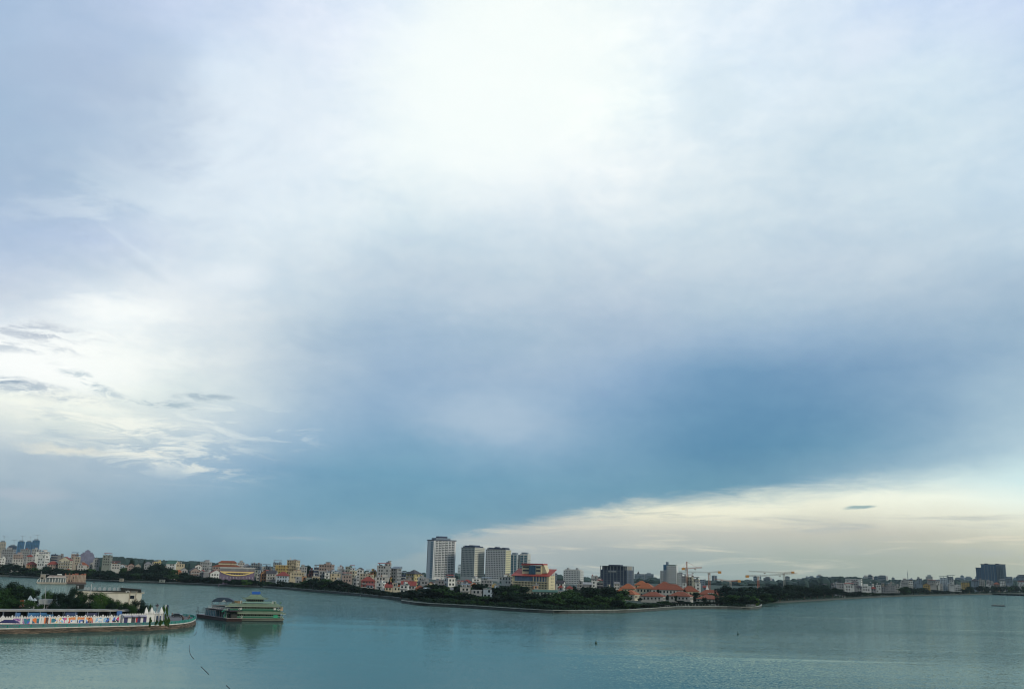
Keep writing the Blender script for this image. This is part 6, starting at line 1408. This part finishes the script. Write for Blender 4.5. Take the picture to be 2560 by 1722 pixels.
def dock():
    A, B = on(491, 1541.5, 0), on(566, 1553, 0); d = B-A; L = d.length; rz = math.atan2(d.y, d.x)
    r = thing('floating_dock', 'brown pontoon dock with glass cabin, white posts and a sun deck', 'dock', (A.x, A.y, 0), rz)
    MB().prism([(-.2, 1.3), (.3, -.5), (L-.3, -.5), (L+.3, 1.1)], 0, 7).build('hull', mat((.035,.018,.018), .8, .3), r)
    MB().box(-.2, L+.2, -.05, 7.05, 1.3, 1.45).build('deck', mat((.30,.27,.26), .8, .2), r)
    cab = .24*L; MB().box(cab, L*.58, .8, 5, 1.45, 3.9).build('glass_cabin', mat((.10,.20,.24), .2, .3, .7), r)
    MB().box(cab-.2, L*.62, .5, 5.4, 3.9, 4.1).build('cabin_roof', M('lightgrey'), r)
    f = MB(); [f.box(cab+(L*.34)*i/6-.08, cab+(L*.34)*i/6+.08, .72, .8, 1.45, 3.9) for i in range(7)]; f.build('mullion', WH, r)
    p = MB(); [p.bar((x, .3, 1.45), (x, .3, 4.4), .1, 5) for x in (L*.66, L*.74, L*.82, L*.9, L*.97)]; p.build('post', M('lightgrey'), r)
    MB().box(cab, L+2.5, .3, 6, 4.4, 4.65).build('upper_deck', mat((.03,.02,.03), .8, .2), r)
    q = MB()
    for i in range(22): x = L*.36+(L*.64)*i/22; q.bar((x, .4, 4.65), (x, .4, 5.7), .05, 4)
    q.bar((L*.36, .4, 5.7), (L*1.02, .4, 5.7), .06, 4); q.build('railing', WH, r)
    ch = MB()
    for i in range(9): x = L*.42+(L*.5)*i/9; ch.box(x, x+.45, 1.5, 1.95, 4.9, 5.0); ch.box(x, x+.45, 1.9, 1.97, 5.0, 5.6)
    ch.build('seat_row', M('offwhite'), r)
    g = MB(); g.tube([(0, .2, 1.45), (0, .2, 4.4), (1.9, .2, 4.4), (1.9, .2, 1.45)], .07, 5); g.tube([(0, 3, 1.45), (0, 3, 4.4), (1.9, 3, 4.4), (1.9, 3, 1.45)], .07, 5); g.bar((-.3, .2, 4.45), (1.9, .2, 4.4), .1, 5); g.bar((0, .2, 2.4), (cab, .2, 2.4), .05, 4); g.build('entrance_frame', M('dark'), r)
    MB().bar((-.4, -.2, -.6), (-.4, -.2, 3), .12, 6).build('mooring_post', M('dark'), r)
    MB().box(L*.62, L*.98, 2.2, 5, 1.45, 3.4).build('counter', BKD, r)
dock()
def dome():
    c = at(558, 1503, 520); r = thing('canopy_barge', 'low barge behind the dock covered by a rounded dark blue tent', 'barge', (c.x, 520, 0), .2); k = 520/F; z = lambda y: at(558, y, 520).z
    MB().prism([(-26*k, .9), (-25*k, -.4), (25*k, -.4), (26*k, .9)], -3, 3).build('hull', mat((.05,.05,.05), .8, .3), r)
    m = MB(); [m.bar((x*k, y, .9), (x*k, y, z(1503)), .1, 5) for x in (-25, -8, 8, 25) for y in (-2.6, 2.6)]; m.build('post', M('grey'), r); MB().box(-23*k, 23*k, -2.2, 2.2, .9, 3.4).build('cabin', mat((.03,.05,.06), .4, .3), r); MB().box(-25.5*k, 25.5*k, -2.8, 2.8, 3.4, 3.6).build('cabin_roof', M('grey'), r)
    pts = [(-27*k, z(1503.5)), (-20*k, z(1497)), (-12*k, z(1493)), (2*k, z(1492.5)), (14*k, z(1494)), (22*k, z(1498)), (28*k, z(1503))]
    MB().prism(pts+[(-1*k, z(1503.5))], -3, 3).build('canopy', mat((.02,.045,.075), .7, .25), r)
    MB().prism([(-3*k, z(1503.2)), (3*k, z(1497)), (8*k, z(1503))], -3.08, -3.01).build('canopy_gable', M('lightgrey'), r)
    MB().box(26*k, 44*k, -2, 2, z(1507), z(1500.5)).build('orange_cover', mat((.20,.15,.07), .8, .4, .8), r)
dome()
# ---------------------------------------------------------------- cream houseboat behind the island trees
def houseboat():
    Yf = 520; c = at(270, 1500, Yf); k = Yf/F; r = thing('cream_houseboat', 'long cream houseboat with dark top cabin, row of grey awning panels and a life ring', 'boat', (c.x, Yf, 0), -math.atan2(c.x, Yf)-R(3)); x = lambda px: (px-270)*k; z = lambda y: at(290, y, Yf).z
    MB().prism([(x(196), -.5), (x(343), -.5), (x(345), z(1482)), (x(196), z(1478))], 0, 8).build('hull', mat((.62,.60,.50), .8, .15, .3), r)
    MB().box(x(195), x(350), -.5, 8.4, z(1482), z(1480.3)).build('deck_edge', M('palecream'), r)
    m = MB(); m.v += [(x(a), b, z(y)) for (a, b, y) in ((297,1.5,1480.4),(343,1.5,1480.4),(343,7,1480.4),(297,7,1480.4),(294,1,1468.5),(342,1,1472),(342,7.5,1472),(294,7.5,1468.5))]
    for q in ((3,2,1,0),(4,5,6,7),(0,1,5,4),(1,2,6,5),(2,3,7,6),(3,0,4,7)): m.f.append(q)
    m.build('top_cabin', BKD, r); MB().box(x(322), x(332), 1.3, 1.45, z(1479.5), z(1473.5)).build('cabin_panel', M('greengrey'), r)
    MB().box(x(195), x(212), 1.5, 6, z(1474), z(1461.5)).build('wheelhouse', BKD, r); MB().box(x(198), x(201), 1.3, 1.45, z(1473), z(1465)).build('wheelhouse_door', M('lightgrey'), r)
    me = MB()
    pts = lambda w, h: [(-w, 0), (w, 0), (w, h*.75), (w*.6, h), (-w*.6, h), (-w, h*.75)]
    me.prism(pts(3.4*k, z(1466)-z(1475)), -.06, .06); mm = me.mesh('awning_panel'); mm.materials.append(mat((.28,.34,.36), .6, .25))
    for px in (216, 223, 237, 248, 259, 270, 281, 290): obj('awning_panel', mm, r, (x(px), 2, z(1477)))
    MB().box(x(212), x(297), 1.9, 6, z(1480), z(1476.2)).build('low_cabin', BKD, r)
    MB().box(x(319), x(328.5), -.12, -.01, z(1495.5), z(1487.5)).build('window', GLASS, r); m = MB(); [m.box(x(p), x(p+1.6), -.3, -.02, -.2, z(1477)) for p in (317, 331)]; m.build('pipe', mat((.35,.30,.22), .8, .2), r)
    n = 12; cx, cz = x(312.5), z(1478.8); MB().tube([(cx+.75*math.cos(6.283*q/n), .6, cz+.55*math.sin(6.283*q/n)) for q in range(n+1)], .2, 6).build('life_ring', WH, r)
    m = MB(); [m.bar((x(p), -.2, z(1482)), (x(p), -.2, z(1475)), .06, 4) for p in (307, 321, 334, 345, 349)]; m.build('rail_post', M('offwhite'), r)
houseboat()
# ---------------------------------------------------------------- far moored boats, west
def farboats():
    p = on(120, 1459, 0); Y = p.y; k = Y/F; ph = -math.atan2(p.x, Y); X = lambda a: (a-120)*k*.98; z = lambda y: max(.2, at(140, y, Y).z)
    r = thing('white_restaurant_boat', 'white two-deck restaurant boat moored off the western shore', 'boat', (p.x, Y, 0), ph)
    MB().prism([(X(98), -.5), (X(160), -.5), (X(163), z(1455)), (X(93), z(1455))], 0, 9).build('hull', M('beige'), r)
    MB().box(X(101), X(160), 1, 8, z(1455), z(1445)).build('cabin', mat((.10,.13,.14), .5, .3), r)
    MB().box(X(116), X(160), -.5, 9, z(1444), z(1442.5)).build('roof_edge', M('white'), r); MB().frustum(X(116), X(160), -.2, 9, z(1442.5), X(121), X(158), 3, 7, z(1438)).build('roof', mat((.33,.27,.23), .85, .3), r)
    MB().box(X(101), X(113), .6, 8, z(1448), z(1436)).build('fore_cabin', M('beige'), r); MB().box(X(102.5), X(108), .5, .58, z(1446.5), z(1443)).build('window', GLASS, r)
    m = MB(); [m.box(X(a), X(a+1.6), .6, .98, z(1455), z(1445)) for a in (101, 107, 113, 121, 128, 134, 141, 147, 153, 158)]; m.build('pillar', WH, r)
    n = 8; MB().tube([(X(101)-6*k*math.cos(1.57*q/n), 2, z(1456)+(z(1446)-z(1456))*math.sin(1.57*q/n)) for q in range(n+1)], .35, 6).build('bow_scroll', WH, r)
    m = MB(); m.bar((X(101), .7, z(1434.5)), (X(120), .7, z(1435.5)), .15, 4); [m.bar((X(a), .7, z(1437)), (X(a), .7, z(1434.5)), .1, 4) for a in (101, 106, 111, 116)]; m.bar((X(102), 2, z(1436)), (X(102), 2, z(1428)), .12, 4); m.build('railing', M('lightgrey'), r)
    MB().prism([(X(137), z(1437)), (X(150), z(1437)), (X(148), z(1434.3)), (X(139), z(1434.3))], 2, 6).build('roof_awning', WH, r)
    q = on(186, 1459, 0); Y2 = q.y; k2 = Y2/F; X2 = lambda a: (a-186)*k2; z2 = lambda y: max(.2, at(186, y, Y2).z); BR = mat((.30,.21,.16), .85, .4, .6)
    r = thing('brown_pontoon_restaurant', 'brown two-storey pontoon restaurant with reddish roof clutter', 'boat', (q.x, Y2, 0), -math.atan2(q.x, Y2))
    MB().box(X2(162), X2(212), 0, 9, -.4, z2(1454.5)).build('pontoon', mat((.10,.07,.06), .85, .3), r); MB().box(X2(163), X2(210), 1, 8, z2(1454.5), z2(1436.5)).build('cabin', BR, r)
    MB().box(X2(162), X2(211), .3, 8.6, z2(1447), z2(1445.8)).build('gallery', mat((.42,.33,.25), .8, .2), r)
    rr = random.Random(2); m = MB()
    for i in range(14): a = rr.uniform(161, 207); m.box(X2(a), X2(a+rr.uniform(2, 5)), rr.uniform(1, 3), 7, z2(1436.5), z2(rr.uniform(1432.5, 1435.5)))
    m.build('roof_clutter', mat((.34,.12,.07), .85, .5, .5), r)
    m = MB(); [m.box(X2(a), X2(a+1.1), .5, .95, z2(1454.5), z2(1437)) for a in (163, 169, 176, 184, 190, 193, 196, 199, 202, 205, 208)]; m.build('pillar', mat((.45,.38,.30), .8, .2), r)
    for a, y in ((166, 1441), (181, 1442), (172, 1450), (177, 1450)): MB().box(X2(a), X2(a+3), .85, .98, z2(y+3), z2(y)).build('window', GLASS, r)
    for i, (a, b, y, lab) in enumerate(((118, 136, 1458.5, 'small white cruiser moored in front of the white restaurant boat'), (143, 168, 1459, 'larger white cruiser with raised cabin moored beside the brown pontoon'))):
        s = on((a+b)/2, y, 0); kk = s.y/F; w = (b-a)*kk; r = thing('white_cruiser', lab, 'boat', (s.x, s.y-3, 0), -math.atan2(s.x, s.y), 'white cruisers'); h = 1.5
        MB().prism([(-w/2, h), (-w*.42, -.3), (w*.47, -.3), (w/2, h)], -1.6, 1.6).build('hull', WH, r); MB().prism([(-w*.30, h), (-w*.22, h+1.5), (w*.1, h+1.5), (w*.3, h)], -1.3, 1.3).build('cabin', WH, r); MB().box(-w*.2, w*.08, -1.36, -1.31, h+.5, h+1.1).build('window', GLASS, r)
        if i: MB().box(-w*.12, w*.05, -1, 1, h+1.5, h+2.3).build('flybridge', WH, r)
    s = on(176.5, 1458.5, 0); r = thing('dark_tender', 'small black boat tucked against the brown pontoon', 'boat', (s.x, s.y-1.5, 0), -.1); MB().prism([(-3.6, 1.2), (-3.2, -.2), (3.2, -.2), (3.9, 1.3)], -1, 1).build('hull', M('dark'), r); MB().box(-1.5, 1.2, -.8, .8, 1.2, 2.3).build('cabin', M('dark'), r)
farboats()
for (x, y, lab) in ((907, 1489, 'small white motorboat by the shore pavilion'), (933, 1490.5, 'little white cabin boat next to the shore steps')):
    s = on(x, y, 0); r = thing('small_motorboat', lab, 'boat', (s.x, s.y-2, 0), .3); MB().prism([(-2, .8), (-1.7, -.2), (1.6, -.2), (2.2, .9)], -.8, .8).build('hull', WH, r); MB().prism([(-.8, .8), (-.6, 1.6), (.6, 1.6), (.9, .8)], -.6, .6).build('cabin', M('offwhite'), r)
s = on(918, 1489, 0); r = thing('boat_pavilion', 'dark boat shelter on stilts at the western peninsula shore', 'shelter', (s.x, s.y-1, 0), -.1); MB().frustum(-5.5, 5.5, -2, 3, 3.0, -3.5, 3.5, -.3, 1.3, 4.3).build('roof', mat((.04,.07,.06), .9, .3), r); m = MB(); [m.bar((x, y, -.5), (x, y, 3), .12, 5) for x in (-4.8, -1.6, 1.6, 4.8) for y in (-1.6, 2.6)]; m.build('post', M('grey'), r); MB().box(-5, 5, -1.7, 2.7, .6, .8).build('deck', M('grey'), r)
# small shore kiosks and the red flag on the peninsula
for (x, y, Y, w, cc, lab) in ((303, 1446, 1085, 8, 'beige', 'small beige shore kiosk under dark trees'), (404, 1451, 1080, 12, 'greengrey', 'grey-green kiosk at the western lakeside'), (1102, 1486, 690, 0, 'x', '')):
    if w:
        A = at(x, y, Y); ww_ = w*Y/F; r = thing('lakeside_kiosk', lab, 'kiosk', (A.x, Y, GZ), 0, None, None); h = max(2.5, A.z-GZ)
        MB().box(-ww_/2, ww_/2, 0, 3, -.3, h).build('wall', M(cc), r); MB().box(-ww_/2-.3, ww_/2+.3, -.3, 3.3, h, h+.25).build('roof', M('lightgrey'), r); MB().box(-.5, .5, -.06, -.01, .9, 2).build('window', GLASS, r)
A = Pg(1107, 1498, GZ); r = thing('orange_red_flag', 'orange-red flag on a short pole against dark peninsula trees', 'flag', A); t_ = at(1108, 1486, A.y)-A; MB().bar((0, 0, 0), t_, .06, 5).build('pole', METAL, r)
MB().prism([(t_.x, t_.z), (t_.x-1.3, t_.z-1.5), (t_.x, t_.z-1.9)], -.05, .05).build('cloth', mat((.75,.10,.05), .8, .1), r)
# fence bollards along the villa waterfront
# ---------------------------------------------------------------- dragon boat with rowers, buoys, floats, hose
def dragonboat():
    s = on(2496, 1514.5, 0); k = s.y/F; r = thing('racing_canoe', 'long dark paddling canoe with a seated crew on the eastern water', 'boat', (s.x, s.y, 0), -math.atan2(s.x, s.y)); w = 31*k
    MB().prism([(-w/2, 1.2), (-w*.46, -.1), (w*.44, -.1), (w/2, 1.4), (w*.42, .75), (-w*.4, .75)], -.6, .6).build('hull', M('dark'), r)
    JS = [(0,0,.28),(0,-.02,.5),(0,-.06,.72),(0,-.07,.84),(0,-.08,.95),(0,-.08,1.02),(.17,-.05,.74),(.24,-.25,.55),(.2,-.42,.5),(-.17,-.05,.74),(-.24,-.25,.55),(-.2,-.42,.5),(.1,-.35,.38),(.1,-.4,.05),(-.1,-.35,.38),(-.1,-.4,.05)]
    ES = [(0,1),(1,2),(2,3),(3,4),(4,5),(2,6),(6,7),(7,8),(2,9),(9,10),(10,11),(0,12),(12,13),(0,14),(14,15)]
    me = skin_mesh('person', JS, ES, [(.15,.12),(.14,.1),(.16,.11),.06,.1,.08,.06,.045,.04,.06,.045,.04,.08,.05,.08,.05], SKIN); hr_ = skin_mesh('hair', [(0,-.06,.98),(0,-.06,1.08)], [(0,1)], [.11,.09], HAIR)
    sh = skin_mesh('shirt', [JS[0],JS[1],JS[2],JS[6],JS[7],JS[9],JS[10]], [(0,1),(1,2),(2,3),(3,4),(2,5),(5,6)], [(.175,.145),(.165,.12),(.18,.13),.08,.062,.08,.062], M('dark'))
    rp = random.Random(8); ca, sa = math.cos(r.rotation_euler.z), math.sin(r.rotation_euler.z)
    for i in range(9):
        u = -w*.38+w*.74*i/8; o = obj('person', me, None, (s.x+u*ca, s.y+u*sa, .28), r.rotation_euler.z+math.pi/2*1.0); o.scale = (1.3, 1.3, rp.uniform(1.35, 1.7))
        tag(o, 'seated paddler in dark clothes in the long canoe', 'person', 'paddlers in the canoe'); obj('shirt', sh, o); obj('hair', hr_, o)
dragonboat()
for (x, y, lab) in ((1490, 1607, 'dark green cone buoy standing in the open lake, nearest of the buoys'), (1845, 1585, 'dark cone buoy further out near the eastern wind streak'), (2039, 1517.5, 'far small dark buoy off the peninsula tip')):
    s = on(x, y, 0); r = thing('marker_buoy', lab, 'buoy', s, 0, 'marker buoys'); c_ = mat((.01,.05,.03), .5, .2)
    MB().cyl(0, 0, -.2, .3, .45, .42, 12).build('float', c_, r); MB().cyl(0, 0, .3, 1.0, .26, .08, 10).build('cone', c_, r); MB().bar((0, 0, 1.0), (0, 0, 1.5), .04, 5).build('staff', c_, r)
fl = MB().cyl(0, 0, -.1, .32, .34, .28, 10).cyl(0, 0, .32, .75, .07, .04, 6).mesh('net_float'); fl.materials.append(mat((.015,.025,.03), .6, 0))
for i, (x, y) in enumerate(((1914,1515),(1940,1517.5),(1946,1515),(1978,1516),(1984,1514.5),(2000,1515.5),(2003,1514),(2016,1514),(2023,1513.5),(2352,1495.5),(1937,1514.5))):
    s = on(x, y, 0); o = obj('net_float', fl, None, s); o.scale = (1.2, 1.2, 1.2); tag(o, 'tiny dark float bobbing off the peninsula tip' if x < 2100 else 'single dark float far out below the slim shore houses', 'float', 'dark floats off the peninsula tip' if x < 2100 else None)
for i, (pts, lab) in enumerate((([(474,1612),(473,1621),(475,1632),(480,1641),(485,1646)], 'curved dark hose floating on the near water'), ([(503,1665),(511,1673),(522,1684)], 'straight dark hose piece floating below the curved one'), ([(566,1712),(578,1724)], 'dark hose piece at the lower edge of the picture'), ([(492,1577),(490,1582),(485,1588)], 'short dark hose by the promenade tip'), ([(477,1559),(484,1563.5),(489,1566)], 'dark mooring spar sticking out from the promenade tip'))):
    w3 = [on(a, b, .05) for a, b in pts]; q = [w3[0]]
    for _ in range(2):
        n_ = [w3[0]]
        for a, b in zip(w3, w3[1:]): n_ += [a*.75+b*.25, a*.25+b*.75]
        w3 = n_+[w3[-1]]
    tag(MB().tube(w3, .055, 6).build('floating_hose', mat((.01,.02,.025), .6, 0)), lab, 'hose', 'hoses on the near water')
# waterfront fence of the villas: pale posts with a rail
def vfence():
    a = [gp(*q) for q in ((1655,1522.5),(1700,1520),(1800,1519.7),(1870,1521.3),(1896,1519.5))]; o_ = offs(a, 1.4); r = thing('waterfront_fence', 'pale post and rail fence along the villa waterfront', 'fence'); p = MB(); rl = MB()
    for u, v in zip(o_, o_[1:]):
        n = max(1, int((v-u).length/3.2))
        for k in range(n): s = u+(v-u)*(k/n); p.box(s.x-.14, s.x+.14, s.y-.14, s.y+.14, GZ, GZ+1.3)
        rl.bar((*u, GZ+.8), (*v, GZ+.8), .07, 4)
    p.build('post', M('lightgrey'), r); rl.build('rail', M('lightgrey'), r)
vfence()
# ---------------------------------------------------------------- labels: every one singled out
LM = [(-5,'at the western picture edge'),(31,'west of the blue glass blocks'),(71,'below the blue glass blocks'),(108,'by the tall white block'),(165,'by the cream villa'),(216,'by the stepped purple tower'),(268,'by the grey-beige balcony building'),(330,'by the red pointed roofs'),(385,'by the little beige tower'),(432,'by the green-roofed white house'),(480,'by the dark gabled house'),(540,'by the white arched villa'),(592,'by the curved yellow hall'),(665,'by the orange house'),(704,'by the ochre block'),(733,'by the tall cream building'),(775,'by the brick house'),(816,'by the pinkish block'),(868,'by the grey-green box-topped house'),(920,'by the curved red roof'),(972,'by the stepped grey apartments'),(1035,'by the yellow hotel block'),
      (1103,'below the tallest tower'),(1148,'below the tower gap'),(1182,'below the second tower'),(1245,'below the third tower'),(1335,'by the red-roofed hotel'),(1400,'right of the red-roofed hotel'),(1434,'by the white turreted apartments'),(1490,'left of the unfinished block'),(1542,'below the unfinished block'),(1600,'by the western villas'),(1633,'by the two-bay villa'),(1700,'by the broad roofed villa'),(1775,'by the overgrown villa'),(1827,'by the smaller crane'),(1895,'by the orange-masted crane'),(1960,'by the grey-masted crane'),(2020,'right of the cranes'),(2060,'left of the white school'),(2100,'by the boathouse'),(2135,'below the white school'),(2185,'by the dark red roofed house'),(2232,'by the balcony shore houses'),(2270,'by the antenna mast'),(2317,'by the yellow red-sided house'),(2352,'by the slim shore house'),(2400,'by the striped white house'),(2440,'left of the big tower'),(2480,'below the big tower'),(2525,'right of the big tower'),(2570,'at the eastern picture edge')]
ORD = ['westernmost','second','third','fourth','fifth','sixth','seventh','eighth','ninth','tenth','eleventh','twelfth']
seen = {}
for o, px in THINGS: seen.setdefault(o['label'], []).append((px, o))
final = {}
for lab, lst in seen.items():
    if len(lst) == 1 and (len(lab.split()) >= 4): continue
    for px, o in lst:
        lm = min(LM, key=lambda t: abs(t[0]-px))[1]; front = ' ' if 'tree' not in lab else ' '
        final.setdefault((lab+' '+lm), []).append((px, o))
for lab, lst in final.items():
    lst.sort(key=lambda t: t[0])
    for i, (px, o) in enumerate(lst):
        if len(lst) == 1: o['label'] = lab
        elif i == 0: o['label'] = ('easternmost ' if False else 'westernmost ')+lab
        elif i == len(lst)-1: o['label'] = 'easternmost '+lab
        else: o['label'] = '%s from the west, %s' % (ORD[min(i, 11)], lab)
for o, px in THINGS:
    if '_lab' in o: del o['_lab']
# ---------------------------------------------------------------- haze
hz = MB().box(-5200, 5200, -60, 5600, -700, 185)
hm = bpy.data.materials.new('haze_air'); hm.use_nodes = True; t = hm.node_tree; t.nodes.clear(); out = t.nodes.new('ShaderNodeOutputMaterial'); pv = t.nodes.new('ShaderNodeVolumePrincipled')
pv.inputs['Color'].default_value = (.70, .86, .93, 1); pv.inputs['Density'].default_value = HAZE; pv.inputs['Anisotropy'].default_value = .2; t.links.new(pv.outputs[0], out.inputs['Volume'])
o = hz.build('haze', hm); o['kind'] = 'stuff'; o['label'] = 'thin blue-grey haze over the lake and city'
